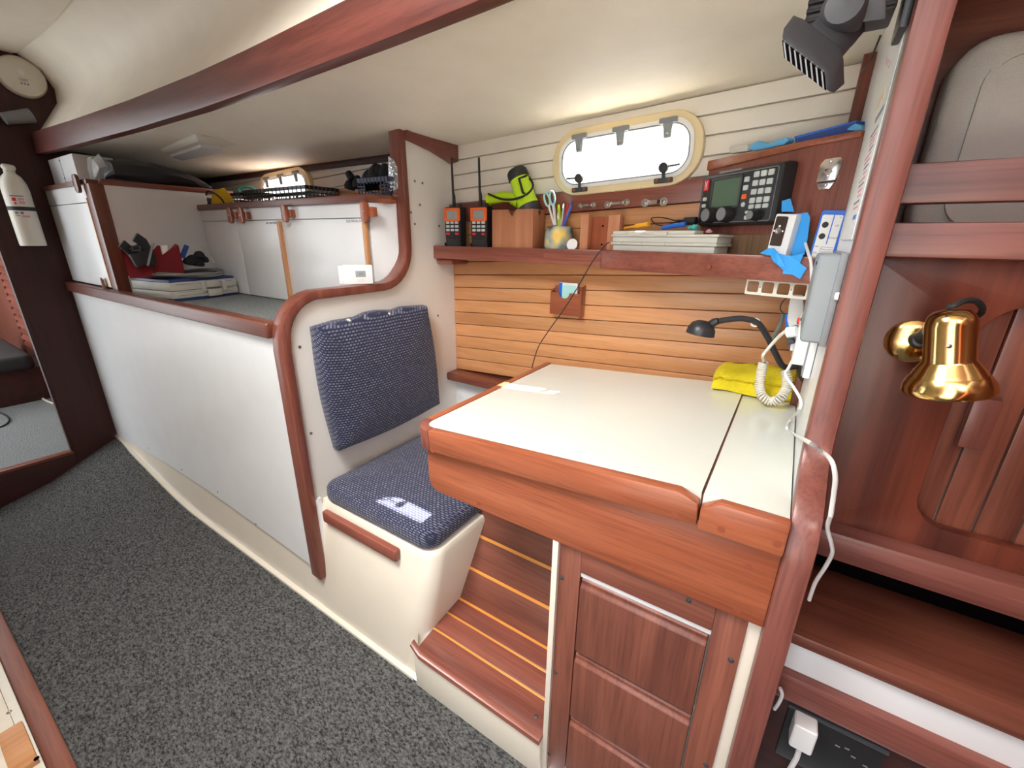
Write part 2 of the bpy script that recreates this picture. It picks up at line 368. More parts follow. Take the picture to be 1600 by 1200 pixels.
for px, py in ((10, 99), (28, 88), (50, 72), (70, 52), (95, 25), (115, 0), (140, -40), (170, -100)):
    p = AZ(px, py, 1.93); hd_rows.append([(p.x, p.y+.002, 1.99), (p.x, p.y, 1.935), (p.x, p.y-.03, 1.925), (p.x, p.y-.15, 1.93), (p.x-.02, -.30, 1.96)])
hd_rows[0] = [(XB+.003, y, z) for x, y, z in hd_rows[1]]
MB().grid(hd_rows).build('ceiling_panel', 'cream_texture', kind='structure', label='lowered cream headliner panel by the bulkhead')
box('shade_roof_inboard', 'cream_texture', None, (-2.99, -.80, 2.07), (-.45, -.29, 2.10), .003, kind='structure', label='unseen cream roof over the far side, sized to darken the left')  # out of view; extent chosen to shade the forward end
box('shade_wall_inboard', 'cream', None, (-2.99, -.80, -.05), (-.45, -.77, 2.1), .003, kind='structure', label='unseen cream far side of the saloon, set close to darken the left')  # out of view; placed near so less sky light reaches the berth end
box('shade_wall_stern', 'brown_mahogany_z', None, (1.0, -.80, -.05), (1.03, 1.40, 2.12), .003, kind='structure', label='unseen mahogany wall added at the aft end to block side light')  # added out of view to shut out sky light from the right
box('bounce_slab', 'cream', None, (-1.2, -3.0, .30), (1.03, -.805, .42), .01, kind='structure', label='unseen cream slab added to bounce sunlight up to the ceiling')  # added reflector: catches the sun and throws warm light upward
box('shade_wall_starboard', 'brown_mahogany_z', None, (-.47, -.80, -.05), (-.44, -.22, 2.06), .003, kind='structure', label='unseen mahogany panel added to keep light off the left end')  # added light blocker, shades the cabin side and bulkhead at left
box('shade_wall_behind', 'brown_mahogany_z', None, (.25, -.52, -.05), (1.0, -.49, 2.06), .003, kind='structure', label='unseen mahogany panel added behind the viewer to narrow the light opening')  # added light blocker, cuts the sky light on the right-hand woodwork
# wooden beam under the cabin side
bm_ = MB(); rings = []
for i in range(40):
    x = -2.985+i*3.6/39; y = beam_y(x)
    rings.append([(x, y, 1.537), (x, y+.004, 1.624), (x, y+.034, 1.624), (x, y+.034, 1.537)])
bm_.loft(rings).build('trim_1', 'beam_mahogany_x', bevel=.005, kind='structure', label='long curved mahogany beam along the cabin side')

# hull side: backing with window openings, painted strips above the shelf, teak slats below
A_H = math.atan(0.05)
W1 = AY(973, 245, YH); W1 = Vector((W1.x, YH, W1.z))
W2 = Vector((-2.20, YH, 1.412))
hw = thing('wall_hull', 'hull side lined with narrow horizontal strips', 'wall', (-.5, 1.36, .0), kind='structure')
OW, OH = .370, .126      # opening
def hole_wall(x0, x1, z0, z1, c):
    b = MB(); a, d = c.x-OW/2, c.x+OW/2; e, g = c.z-OH/2-.004, c.z+OH/2+.004
    b.box(x0, 1.347, z0, a, 1.360, z1); b.box(d, 1.347, z0, x1, 1.360, z1); b.box(a, 1.347, z0, d, 1.360, e); b.box(a, 1.347, g, d, 1.360, z1)
    return b
hole_wall(-1.16, .95, -.05, 1.62, W1).build('hull_panel', 'cream', hw)
hole_wall(-2.99, -1.16, .85, 1.62, W2).build('hull_panel', 'cream', hw)
def strip(x0, x1, z0, h, mat, name, y0=1.335):
    if x1-x0 < .02: return
    MB().prism([(x0, y0, z0+rise(x0)+.0012), (x1, y0, z0+rise(x1)+.0012), (x1, y0, z0+rise(x1)+h-.0012), (x0, y0, z0+rise(x0)+h-.0012)], (0, .014, 0)).build(name, mat, hw, bevel=.0035, seg=2)
SH = .0485
zr_t = AY(742, 316, YH).z-rise(AY(742, 316, YH).x); zr_b = zr_t-.062
k = 0; z = zr_t+.002
while z < 1.62:
    segs = [(XP, XR)]
    for c in (W1,):
        zz = z+rise(c.x)
        if zz+SH > c.z-OH/2-.004 and zz < c.z+OH/2+.004: segs = [(XP, c.x-OW/2-.002), (c.x+OW/2+.002, XR)]
    for a, b in segs: strip(a, b, z, SH-.001, 'white_paint', 'strip')
    z += SH
z = 1.30+.05*1.0
while z < 1.62:
    segs = [(-2.98, -1.165)]; zz = z+rise(W2.x)
    if zz+SH > W2.z-OH/2-.004 and zz < W2.z+OH/2+.004: segs = [(-2.98, W2.x-OW/2-.002), (W2.x+OW/2+.002, -1.165)]
    for a, b in segs: strip(a, b, z, SH-.001, 'white_paint', 'strip')
    z += SH
z = zr_b-SH; kk = 0
while z > .63:
    strip(XP, XR, z, SH+.0008, 'teak_x', 'slat', 1.333-.0012*(kk % 2)); z -= SH; kk += 1
strip(XP, XR, zr_b, .062, 'mahogany_x', 'shelf_back_rail', 1.318)
box('sill', 'brown_mahogany_x', hw, (XP, 1.268, .642), (XR, 1.336, .676), .008)
box('slat_backing', 'brown_mahogany_x', hw, (XP, 1.3462, .64), (XR, 1.3475, zr_t+rise(XP)), 0)
box('lower_panel', 'white_laminate', hw, (XP, 1.325, .02), (XR, 1.346, .645), .001)
box('deck_cleat', 'dark_mahogany_x', hw, (-2.98, 1.315, 1.488), (-1.17, 1.336, 1.512), .003)

# opening ports
def window(name, c, label):
    root = thing(name, label, 'window', c, kind='structure')
    M = frame(c, (math.cos(A_H), 0, math.sin(A_H)), (-math.sin(A_H), 0, math.cos(A_H)), (0, -1, 0))
    W, H = .442, .184
    def rr(w, h, r, d): return [(x, y, d) for x, y in rrect(-w/2, -h/2, w/2, h/2, r, 7)]
    MB(M).ring(rr(W, H, .085, -.012), rr(.390, .140, .055, -.012), (0, 0, .028)).build('outer_frame', 'window_cream', root, bevel=.005, seg=3)
    MB(M).ring(rr(.396, .146, .056, .006), rr(.374, .124, .050, .006), (0, 0, .013)).build('inner_frame', 'white_plastic', root, bevel=.004)
    MB(M).ring(rr(.376, .126, .050, .013), rr(.368, .118, .046, .013), (0, 0, .004)).build('gasket', 'mid_grey', root)
    MB(M).prism(rr(.370, .120, .046, .006), (0, 0, .006)).build('pane', 'window_glass', root)
    MB(M).ring(rr(.404, .152, .055, -.0165), rr(.388, .138, .052, -.0165), (0, 0, .010)).build('port_spigot', 'cream', root)
    for hx in (-.128, -.002, .128):
        p = obox(M, 'hinge', 'mid_grey', root, (hx-.024, .060, .010), (hx+.024, .075, .027), .005)
        MB(M).prism([(hx-.013, .062, .02), (hx+.013, .062, .02), (hx+.009, .026, .018), (hx-.009, .026, .018)], (0, 0, .005)).build('hinge_arm', 'grey_plastic', p, bevel=.002)
        MB(M).lathe((hx, .035, .022), (0, 0, 1), [(.0001, 0), (.0045, 0), (.0045, .003), (.0001, .0035)], 10).build('hinge_pin', 'steel', p)
    for sx, (hx, ax) in zip((-1, 1), ((-.125, -1), (.125, 1))):
        p = obox(M, 'dog_bracket', 'dark_grey', root, (hx-.025, -.084, .014), (hx+.025, -.071, .025), .003)
        MB(M).lathe((hx, -.046, .018), (0, 0, 1), [(.0001, 0), (.012, 0), (.014, .006), (.012, .014), (.0001, .016)], 16).build('dog_knob', 'black_rubber', p)
        MB(M).tube([(hx, -.072, .020), (hx, -.048, .022)], .005, 8).build('dog_stem', 'dark_grey', p)
        MB(M).tube([(hx, -.045, .026), (hx+ax*.042, -.043, .026)], .0028, 6).build('dog_lever', 'dark_grey', p)
        for q in (-1, 1): MB(M).lathe((hx+q*.017, -.0775, .025), (0, 0, 1), [(.0001, 0), (.0045, 0), (.003, .002), (.0001, .0022)], 8).build('screw', 'orange_mahogany_x', p)
    for q in (-.02, .06): MB(M).lathe((q, -.09, .015), (0, 0, 1), [(.0001, 0), (.003, 0), (.0001, .0015)], 8).build('frame_screw', 'steel', root)
    return root
window('window_1', W1, 'opening port with rounded cream frame above the chart desk')
window('window_2', W2, 'opening port above the berth lockers')

# seat partition with its S-shaped mahogany edge
def arc(cy, cz, r, a0, a1, n=7): return [(cy+r*math.cos(math.radians(a0+(a1-a0)*i/n)), cz+r*math.sin(math.radians(a0+(a1-a0)*i/n))) for i in range(n+1)]
CURVE = [(.612, .128), (.612, .5), (.612, .90)]+arc(.737, .925, .122, 180, 97, 8)+[(.85, 1.048), (.945, 1.049)]+arc(.965, 1.17, .121, -88, 0, 8)+[(1.088, 1.3), (1.086, 1.53)]
pw = thing('wall_seat', 'cream partition behind the seat with a curved edge', 'wall', (XP, 1.0, 0), kind='structure')
MB().prism([(XP, y+.006, z-.0) for y, z in CURVE]+[(XP, 1.345, 1.53), (XP, 1.345, .02), (XP, .66, .02), (XP, .66, .128)], (-.020, 0, 0)).build('partition_panel', 'warm_white', pw, smooth=False)
def edge_trim(curve, x0, x1, th, name, mat, parent, back=.016):
    rings = []
    for i, (y, z) in enumerate(curve):
        a, b = curve[max(i-1, 0)], curve[min(i+1, len(curve)-1)]; t = Vector((b[0]-a[0], b[1]-a[1])).normalized(); n = Vector((-t.y, t.x))
        p, q = Vector((y, z))+n*th, Vector((y, z))-n*back
        rings.append([(x0, p.x, p.y), (x1, p.x, p.y), (x1, q.x, q.y), (x0, q.x, q.y)])
    return MB().loft(rings).build(name, mat, parent, bevel=.006, seg=2)
edge_trim(CURVE, -1.176, -1.124, .010, 'edge_trim', 'mahogany_z', pw)
MB().loft([[(XP+.001, 1.095, 1.535), (XP+.001, 1.095, 1.500), (XP+.03, 1.095, 1.515), (XP+.03, 1.095, 1.535)], [(XP+.001, 1.22, 1.53), (XP+.001, 1.22, 1.482), (XP+.03, 1.22, 1.497), (XP+.03, 1.22, 1.53)],
  [(XP+.001, 1.333, 1.53), (XP+.001, 1.333, 1.455), (XP+.04, 1.333, 1.462), (XP+.04, 1.333, 1.53)]]).build('corner_cleat', 'mahogany_y', pw, bevel=.003)
for px, py in ((648, 283), (660, 286), (656, 320), (648, 350), (686, 353), (684, 493), (468, 542), (486, 677), (642, 332)):
    screw(AX(px, py, XP), (1, 0, 0), pw, .0045)
box('panel_batten', 'white_laminate', pw, (XP, .618, .13), (XP+.012, .650, .42), .002)

# aft partition with S-shaped post
PC = [(.602, .0), (.602, .4), (.602, .79), (.606, .825), (.622, .852), (.655, .872), (.690, .892), (.712, .925), (.722, .98), (.728, 1.1), (.728, 1.3), (.722, 1.6)]
ap = thing('wall_aft', 'cream partition at the aft end of the desk with a mahogany post', 'wall', (XR, 1.0, 0), kind='structure')
MB().prism([(XR, y+.004, z) for y, z in PC]+[(XR, 1.345, 1.6), (XR, 1.345, 0)], (.018, 0, 0)).build('partition_panel', 'white_laminate', ap, smooth=False)
edge_trim(PC, XR-.001, XR+.034, .012, 'edge_trim', 'post_mahogany_z', ap, back=.02)
box('corner_cleat', 'mahogany_z', ap, (XR-.022, 1.30, 1.19), (XR, 1.334, 1.6), .003)
box('corner_post', 'brown_mahogany_z', ap, (XR-.014, 1.10, .80), (XR, 1.16, .965), .003)
MB().lathe(AX(1310, 463, XR-.002), (-1, 0, 0), [(.0001, 0), (.006, 0), (.005, .004), (.0001, .005)], 10).build('cable_clip', 'white_plastic', ap)

# companionway side: lamp panel with recessed door, rails, step
YC = .80
cw = thing('wall_companionway', 'mahogany companionway side with rails, recessed door and step', 'wall', (.3, YC, 0), kind='structure')
XE = .95
zl = lambda px, py, y: AY(px, py, y).z
X0 = XR+.022
z_lt, z_lb = zl(1500, 346.8, YC-.03), zl(1500, 405, YC-.03)
z_ut, z_ub = zl(1510, 249.5, YC-.03), zl(1500, 317, YC-.03)
box('upper_rail', 'post_mahogany_x', cw, (X0, YC-.03, z_ub), (XE, YC-.006, z_ut), .006)
box('lower_rail', 'post_mahogany_x', cw, (X0, YC-.03, z_lb), (XE, YC-.002, z_lt), .006)
z_ledge = zl(1297, 823, YC-.02)
# recess outline on the panel
c_bl, c_tl = AY(1432, 800, YC), AY(1545, 478, YC)
rx0 = (c_bl.x+c_tl.x)/2-.002; rz0, rz1 = AY(1470, 828, YC).z, AY(1590, 478, YC).z
n = 7; out = rrect(X0, z_ledge-.02, XE, z_lb+.005, .0005, n); inn = rrect(rx0, rz0, rx0+.36, rz1, .045, n)
MB().ring([(x, YC, z) for x, z in out], [(x, YC, z) for x, z in inn], (0, .02, 0)).build('lamp_panel', 'striped_mahogany', cw, bevel=.0015)
for i in range(9):
    x = rx0-.01+i*.0425
    box('door_board', 'brown_mahogany_z', cw, (x, YC+.020, rz0-.01), (x+.0405, YC+.034, rz1+.01), .003)
pt, pb = AY(1548, 622, YC+.01), AY(1512, 700, YC+.01)
box('door_pull', 'post_mahogany_z', cw, ((pt.x+pb.x)/2-.015, YC+.004, pb.z), ((pt.x+pb.x)/2+.015, YC+.021, pt.z), .006)
# ledge, shadow slot, step, riser
z_s0 = zl(1283, 867, YC-.03)
box('ledge', 'post_mahogany_x', cw, (X0, YC-.035, z_s0), (XE, YC+.01, z_ledge), .007)
bk = AZ(1281, 884, .62); ft = AZ(1247, 992, .62)
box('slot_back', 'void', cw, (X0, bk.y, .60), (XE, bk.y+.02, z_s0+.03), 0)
box('step_tread', 'brown_mahogany_x', cw, (X0, ft.y, .598), (XE, bk.y, .62), .005)
zw0 = zl(1232, 1043, ft.y+.012)
box('riser', 'white_laminate', cw, (X0, ft.y+.012, zw0-.005), (XE, ft.y+.03, .60), .002)
zw1 = zl(1222, 1093, ft.y-.004)
box('riser_rail', 'post_mahogany_x', cw, (X0, ft.y-.004, zw1), (XE, ft.y+.03, zw0), .008)
box('lower_board', 'dark_mahogany_x', cw, (X0, ft.y+.012, 0), (XE, ft.y+.03, zw1+.01), .002)
YL = ft.y+.012
# recess behind the rails: cream squab leaning on the bulkhead
box('locker_back', 'brown_mahogany_x', cw, (X0, 1.10, 1.0), (XE, 1.12, 1.62), 0)
box('locker_floor', 'brown_mahogany_x', cw, (X0, YC, z_lb+.004), (XE, 1.10, z_lb+.016), 0)
box('locker_side', 'brown_mahogany_z', cw, (X0-.001, YC-.01, z_ut-.05), (X0+.004, 1.10, 1.5), .001)

# ================================================================== FURNITURE
ZB = .945
# quarter berth
bt = thing('berth', 'white fronted berth with grey carpeted top and mahogany rail', 'berth', (-2.1, .9, .1))
bot = [(x, .15+.033*math.sin(PI*(x+2.97)/1.8) if x > -2.97 else .15) for x in [-2.985+i*1.825/12 for i in range(13)]]
MB().prism([(x, .613, z) for x, z in bot]+[(-1.16, .613, .938), (-2.985, .613, .938)], (0, .016, 0)).build('front_panel', 'white_laminate', bt, smooth=False)
box('top_rail', 'brown_mahogany_x', bt, (-2.985, .596, .932), (-1.178, .640, .976), .008, seg=3)
box('berth_top', 'berth_carpet', bt, (-2.98, .64, ZB-.03), (-1.162, 1.344, ZB), .004)
for px, py in ((232, 703), (284, 737), (340, 772), (400, 822)): screw(AY(px, py-3, .613), (0, -1, 0), bt, .004)
# foot locker standing on the berth (white door, wooden post)
XL = -2.36
fl = thing('foot_locker', 'white locker with mahogany corner post at the dark end of the berth', 'cabinet', (-2.65, .8, ZB))
zt = 1.395
box('face_frame', 'white_laminate', fl, (-2.985, .628, zt-.075), (XL-.055, .646, zt-.012), .002)
dr = box('door', 'white_laminate', fl, (-2.975, .626, .982), (XL-.062, .644, zt-.078), .003)
box('corner_post', 'brown_mahogany_z', fl, (XL-.058, .622, ZB+.002), (XL+.004, .668, zt-.010), .004)
box('door_edge', 'inlay', fl, (XL-.066, .620, .985), (XL-.058, .632, zt-.06), .002)
box('side_panel', 'white_laminate', fl, (XL-.016, .668, ZB+.002), (XL, 1.03, zt-.012), .002)
box('side_cap', 'mahogany_y', fl, (XL-.02, .66, zt-.012), (XL+.006, 1.15, zt+.008), .003)
box('front_cap', 'brown_mahogany_x', fl, (-2.985, .622, zt-.012), (XL-.018, .660, zt+.006), .003)
box('locker_top', 'white_laminate', fl, (-2.985, .66, zt-.03), (XL-.016, 1.33, zt-.014), .002)
MB().lathe(AY(121, 287, .626)-Vector((0, .008, 0)), (0, -1, 0), [(.0001, 0), (.007, 0), (.007, .008), (.0001, .009)], 10).build('latch_pivot', 'brown_mahogany_z', fl)
c = AY(121, 287, .612); MB().prism([(c.x+p, .616, c.z+q) for p, q in rrect(-.022, -.034, .022, .034, .018)], (0, -.012, 0)).build('turn_button', 'brown_mahogany_z', fl, bevel=.003)
hp = AY(166, 446, .625); hg = box('door_catch', 'steel', fl, (hp.x-.018, .616, hp.z-.03), (hp.x+.010, .626, hp.z+.03), .002)
MB().tube([hp+Vector((.006, -.012, -.03)), hp+Vector((.006, -.012, .034))], .004, 8).build('catch_pin', 'steel', hg)
# side lockers along the hull
YK = 1.0
ZK = 1.318
lk = thing('berth_lockers', 'row of white locker doors with wooden turn buttons along the berth', 'cabinet', (-1.7, 1.1, ZB))
xr_ = -1.20
box('carcass', 'white_laminate', lk, (XL, YK+.004, ZB+.001), (xr_, YK+.02, ZK-.012), .001)
xd = [XL+.006, AY(372, 345, YK).x, AY(437, 350, YK).x, xr_-.012, xr_]
zd = AY(500, 343, YK).z
for a, b in ((xd[0], xd[1]), (xd[1], xd[2]), (xd[2], xd[3]), (xd[3], xd[4])):
    if b-a > .05: box('door', 'white_laminate', lk, (a+.002, YK-.008, ZB+.004), (b-.002, YK+.004, zd), .0015)
box('top_band', 'white_laminate', lk, (XL, YK-.008, zd+.003), (xr_, YK+.004, ZK-.012), .001)
MB().prism([(xr_, YK-.006, ZB+.001), (-1.162, 1.075, ZB+.001), (-1.162, 1.09, ZB+.001), (xr_-.01, YK+.012, ZB+.001)], (0, 0, ZK-.012-ZB)).build('angled_end', 'white_laminate', lk, smooth=False)
for px, py in ((438, 352), (593, 345)):
    t = min(AY(px, py, YK-.012).x, xr_-.014); box('pull_strip', 'teak_z', lk, (t-.008, YK-.022, ZB+.01), (t+.008, YK-.008, zd-.004), .003)
for px, py in ((360, 337), (377, 337), (445, 334), (570, 331)):
    c = AY(px+4, py, YK-.02); g = .031
    p = MB().prism([(c.x+u, YK-.036, c.z+v) for u, v in rrect(-.017, -g, .017, g, .014)], (0, .012, 0)).build('turn_button', 'orange_mahogany_z', lk, bevel=.004)
    box('button_block', 'orange_mahogany_x', p, (c.x-.01, YK-.026, c.z-.014), (c.x+.034, YK-.008, c.z+.014), .003)
    screw((c.x, YK-.036, c.z), (0, -1, 0), p, .004, 'steel')
M = frame(AY(427, 348.5, YK-.0085), (1, 0, 0), (0, 0, 1), (0, -1, 0)); text('BELT AND PRESERVERS', 'ink_grey', lk, M, .010)
M = frame(AY(560, 345.5, YK-.0085), (1, 0, 0), (0, 0, 1), (0, -1, 0)); text('ELECTRICAL, FUSE PANEL', 'ink_grey', lk, M, .011)
sh = thing('locker_shelf', 'mahogany edged shelf over the berth lockers', 'shelf', (-1.7, 1.18, ZK-.012))
box('shelf_board', 'orange_mahogany_x', sh, (XL, YK+.02, ZK-.012), (-1.162, 1.333, ZK), .001)
MB().prism([(XL-.01, YK-.018, ZK-.012), (xr_, YK-.018, ZK-.012), (-1.165, 1.055, ZK-.012), (-1.165, 1.08, ZK-.012), (xr_-.01, YK+.02, ZK-.012), (XL-.01, YK+.02, ZK-.012)], (0, 0, .024)).build('fiddle', 'brown_mahogany_x', sh, bevel=.004)
box('back_rail', 'teak_x', sh, (-1.75, 1.23, ZK), (-1.30, 1.245, ZK+.072), .002)

# seat
sb = thing('seat_locker', 'cream moulded seat box beside the footwell', 'seat', (-.9, .95, 0))
def seat_ring(z, yf, xr, r):
    pts = [(XP+.002, 1.324, z), (XP+.002, yf, z)]
    for i in range(9):
        a = math.radians(-90+90*i/8); pts.append((xr-r+r*math.cos(a), yf+r+r*math.sin(a), z))
    pts.append((xr+.015, 1.324, z)); return pts
MB().loft([seat_ring(.001, .606, -.705, .055), seat_ring(.06, .610, -.700, .055), seat_ring(.12, .620, -.690, .055), seat_ring(.395, .650, -.655, .05), seat_ring(.408, .660, -.662, .05)]).build('seat_body', 'cream', sb, angle=.9)
a, b = AY(510, 797, .645), AY(624, 868, .642)
box('cushion_stop', 'mahogany_x', sb, (a.x, .628, .352), (b.x, .648, .392), .008, seg=3)
# seat cushion: rounded slab, L shaped round the desk corner is hidden; sits on the locker
def slab(pts2, z0, z1, r, crown=0.012, to3=lambda x, y, z: (x, y, z)):
    # pts2: closed outline (ccw); rounded edges of radius r and a gently crowned top
    cx = sum(p[0] for p in pts2)/len(pts2); cy = sum(p[1] for p in pts2)/len(pts2); rings = []
    def inset(d): 
        out = []; n = len(pts2)
        for i in range(n):
            p0, p1, p2 = Vector(pts2[i-1]), Vector(pts2[i]), Vector(pts2[(i+1) % n])
            t = (p2-p0).normalized(); out.append(p1+Vector((-t.y, t.x))*d)
        return out
    for i in range(5):
        a = PI/2*i/4; rings.append((inset(r*(1-math.sin(a))), z0+r*(1-math.cos(a))))
    for i in range(1, 5):
        a = PI/2*i/4; rings.append((inset(r*(1-math.cos(a))), z1-r+r*math.sin(a)))
    top = inset(r)
    for s, dz in ((.8, .5), (.55, .8), (.25, 1.0)):
        rings.append(([Vector((cx+(p.x-cx)*s, cy+(p.y-cy)*s)) for p in top], z1+crown*dz))
    return [[to3(p.x, p.y, z) for p in q] for q, z in rings]
o = rrect(-1.132, .652, -.668, 1.20, .045, 8)
den = []
for i in range(len(o)):
    a, b = Vector(o[i]), Vector(o[(i+1) % len(o)]); k = max(1, int((b-a).length/.04))
    for j in range(k): den.append(tuple(a+(b-a)*j/k))
MB().loft(slab(den, .409, .470, .022, .010)).build('seat_cushion', 'navy_weave_seat', label='navy woven cushion lying flat on the cream seat box', cat='cushion', angle=1.2)
# back cushion leaning flat on the partition
cor = [AX(494, 512, XP+.05), AX(531, 706, XP+.05), AX(688, 632, XP+.05), AX(668, 477, XP+.05)]
c2 = [(p.y, p.z) for p in cor]
pts = []
def wob(t, k): return .006*math.sin(t*PI*2*k)*(1 if 0 < t < 1 else 0)
for i in range(4):
    a, b = Vector(c2[i]), Vector(c2[(i+1) % 4]); n = 12
    tdir = (b-a).normalized(); nr = Vector((tdir.y, -tdir.x))
    for j in range(n):
        t = j/n; off = .012*math.sin(PI*t)
        if i == 3: off = .014*math.sin(PI*t)-.009*(math.exp(-((t-.36)/.06)**2)+math.exp(-((t-.70)/.06)**2))
        pts.append(tuple(a+(b-a)*t+nr*off))
bc = thing('back_cushion', 'navy woven back cushion buttoned to the cream partition', 'cushion', (XP, 1.0, .48))
MB().loft(slab(pts, XP+.002, XP+.060, .024, .014, to3=lambda y, z, x: (x, y, z))).build('pad', 'navy_weave_back', bc, angle=1.2)
for px, py in ((545, 495), (607, 485)):
    p = AX(px, py, XP+.05); MB().lathe(p-Vector((.006, 0, .012)), (1, 0, 0), [(.0001, 0), (.007, 0), (.008, .008), (.004, .014), (.0001, .015)], 12).build('snap_stud', 'steel', bc)

# footwell: footrest boards and sloping boards behind
x0f, x1f = -.687, -.292
ft_ = thing('footrest', 'slatted mahogany footrest with pale inlay strips under the desk', 'footrest', (-.5, .75, .10))
fo = AX(875, 1015, x1f); fold = Vector((0, .775, .165))
up = AX(872, 856, x1f)
def fboard(a, b, name, mat, th=.012, x0=x0f, x1=x1f, lift=0.0):
    a, b = Vector(a), Vector(b); d = (b-a).normalized(); nr = Vector((-d.y, d.x)) # (y,z)
    a2, b2 = a+nr*lift, b+nr*lift
    MB().prism([(x0, a2.x, a2.y), (x0, b2.x, b2.y), (x0, b2.x-nr.x*th, b2.y-nr.y*th), (x0, a2.x-nr.x*th, a2.y-nr.y*th)], (x1-x0, 0, 0)).build(name, mat, ft_, bevel=.0015)
f0, f1 = Vector((.592, .128)), Vector((.782, .158)); f2 = Vector((.945, .60))
def along(a, b, cuts, mat):
    d = (b-a).length
    for s, e, isin in cuts:
        fboard(a+(b-a)*(s), a+(b-a)*(e), 'inlay_strip' if isin else 'foot_board', 'inlay' if isin else mat, lift=.0008 if isin else 0)
along(f0, f1, [(0, .38, 0), (.38, .41, 1), (.41, .68, 0), (.68, .71, 1), (.71, .96, 0), (.96, 1, 1)], 'mahogany_x')
along(f1, f2, [(0, .20, 0), (.20, .22, 1), (.22, .42, 0), (.42, .44, 1), (.44, .64, 0), (.64, .66, 1), (.66, .85, 0), (.85, .87, 1), (.87, 1, 0)], 'worn_mahogany_x')
MB().loft([[(x0f-.012+0, .603, .155), (x0f-.012, .588, .150), (x0f-.012, .586, .143), (x0f-.012, .603, .146)], [(x0f+.02, .60, .134), (x0f+.02, .586, .131), (x0f+.02, .584, .119), (x0f+.02, .60, .12)],
  [(x1f, .60, .130), (x1f, .586, .127), (x1f, .584, .115), (x1f, .60, .117)]]).build('front_lip', 'mahogany_x', ft_, bevel=.002)
for px, py in ((690, 1007), (838, 1120), (842, 1108)):
    screw(AZ(px, py, .133), (0, -.1, 1), ft_, .005, 'dark_grey')
box('footwell_base', 'cream', ft_, (x0f-.004, .591, -.02), (x1f, .64, .119), .003)
fboard(f1-(f1-f0)*.05+Vector((0, -.006)), f1+(f2-f1)*.05+Vector((.006, 0)), 'fold_batten', 'brown_mahogany_x', lift=-.004)


# drawer unit under the desk
du = thing('drawer_unit', 'mahogany bank of drawers under the chart desk', 'drawers', (-.12, .9, 0))
YD = .610
box('side_panel', 'cream', du, (x1f, .602, .0), (x1f+.012, 1.30, .668), .001)
box('stile', 'worn_mahogany_z', du, (-.280, YD, .0), (-.236, YD+.022, .668), .002)
box('stile', 'worn_mahogany_z', du, (-.009, YD, .0), (.036, YD+.022, .668), .002)
box('top_rail', 'worn_mahogany_x', du, (-.236, YD, .612), (-.009, YD+.022, .668), .0015)
box('inner_edge', 'white_laminate', du, (-.236, YD+.004, .600), (-.009, YD+.020, .6125), .0005)
for z0, z1 in ((.417, .600), (.232, .412), (.047, .227)):
    f = MB(); f.prism([(-.233, YD+.004, z0), (-.233, YD-.004, z0+.006), (-.233, YD-.004, z1-.018), (-.233, YD+.002, z1-.012), (-.233, YD+.001, z1-.004), (-.233, YD+.006, z1), (-.233, YD+.022, z1), (-.233, YD+.022, z0)], (.221, 0, 0))
    f.build('drawer', 'worn_mahogany_z', du, bevel=.0025)
box('cream_filler', 'cream', du, (.036, YD+.004, .0), (XR-.001, YD+.03, .668), .001)
box('carcass', 'cream', du, (-.279, YD+.022, .0), (.036, 1.30, .66), 0)
for px, py in ((878, 902), (868, 1050), (858, 1178), (1076, 938), (1142, 1031), (1103, 1195)):
    screw(AY(px, py, YD), (0, -1, 0), du, .0045, 'dark_grey')

# chart desk
dk_ = thing('chart_desk', 'chart desk with ivory laminate top and mahogany fiddle edge', 'desk', (-.3, .9, .66))
TA = math.atan(.068); M = frame((-.640, .585, .814), (math.cos(TA), 0, math.sin(TA)), (0, 1, 0), (-math.sin(TA), 0, math.cos(TA)))
LU, LV, RW = .5835, .607, .021
def cornerpts(r, n=8): return [(r-r*math.cos(PI/2*i/n), r-r*math.sin(PI/2*i/n)) for i in range(n+1)]
inner = [(RW, LV)]+[(p[0]+RW, p[1]+RW) for p in cornerpts(.03)]+[(LU, RW), (LU, LV)]
MB(M).prism([(u, v, -.026) for u, v in inner], (0, 0, .026)).build('lid', 'ivory_laminate', dk_, smooth=False)
fr = MB(M).prism([(.055, 0, -.046), (LU, 0, -.046), (LU, 0, -.010), (LU-.028, 0, .003), (.055, 0, .003)], (0, RW, 0)).build('front_rail', 'orange_mahogany_x', dk_, bevel=.004)
MB(M).prism([(0, .055, -.046), (RW, .055, -.046), (RW, .055, .003), (0, .055, .003)], (0, LV-.055+.008, 0)).build('side_rail', 'orange_mahogany_y', dk_, bevel=.004)
co = cornerpts(.055, 8); ci = [(p[0]+RW, p[1]+RW) for p in cornerpts(.034, 8)]
MB(M).loft([[(a[0], a[1], -.046), (a[0], a[1], .003), (b[0], b[1], .003), (b[0], b[1], -.046)] for a, b in zip(co, ci)]).build('corner_rail', 'mahogany_x', dk_, bevel=.004)
box('fixed_top', 'ivory_laminate', dk_, (-.0545, .604, .826), (XR-.002, 1.332, .851), .001)
box('gap_edge', 'brown_mahogany_y', dk_, (-.0568, .607, .822), (-.0546, 1.18, .8505), 0)
MB().prism([(-.054, .585, .803), (XR-.001, .585, .803), (XR-.001, .585, .854), (-.030, .585, .854), (-.054, .585, .838)], (0, .020, 0)).build('fixed_rail', 'orange_mahogany_x', dk_, bevel=.004)
ap_ = [(-.604, .600, .78), (-.604, .600, .697)]+[(-.604+.03-.03*math.cos(PI/2*i/6), .600, .697-.03*math.sin(PI/2*i/6)) for i in range(1, 7)]+[(XR-.001, .600, .667), (XR-.001, .600, .81), (-.056, .600, .81)]
MB().prism(ap_, (0, .02, 0)).build('apron', 'orange_mahogany_x', dk_, bevel=.003)
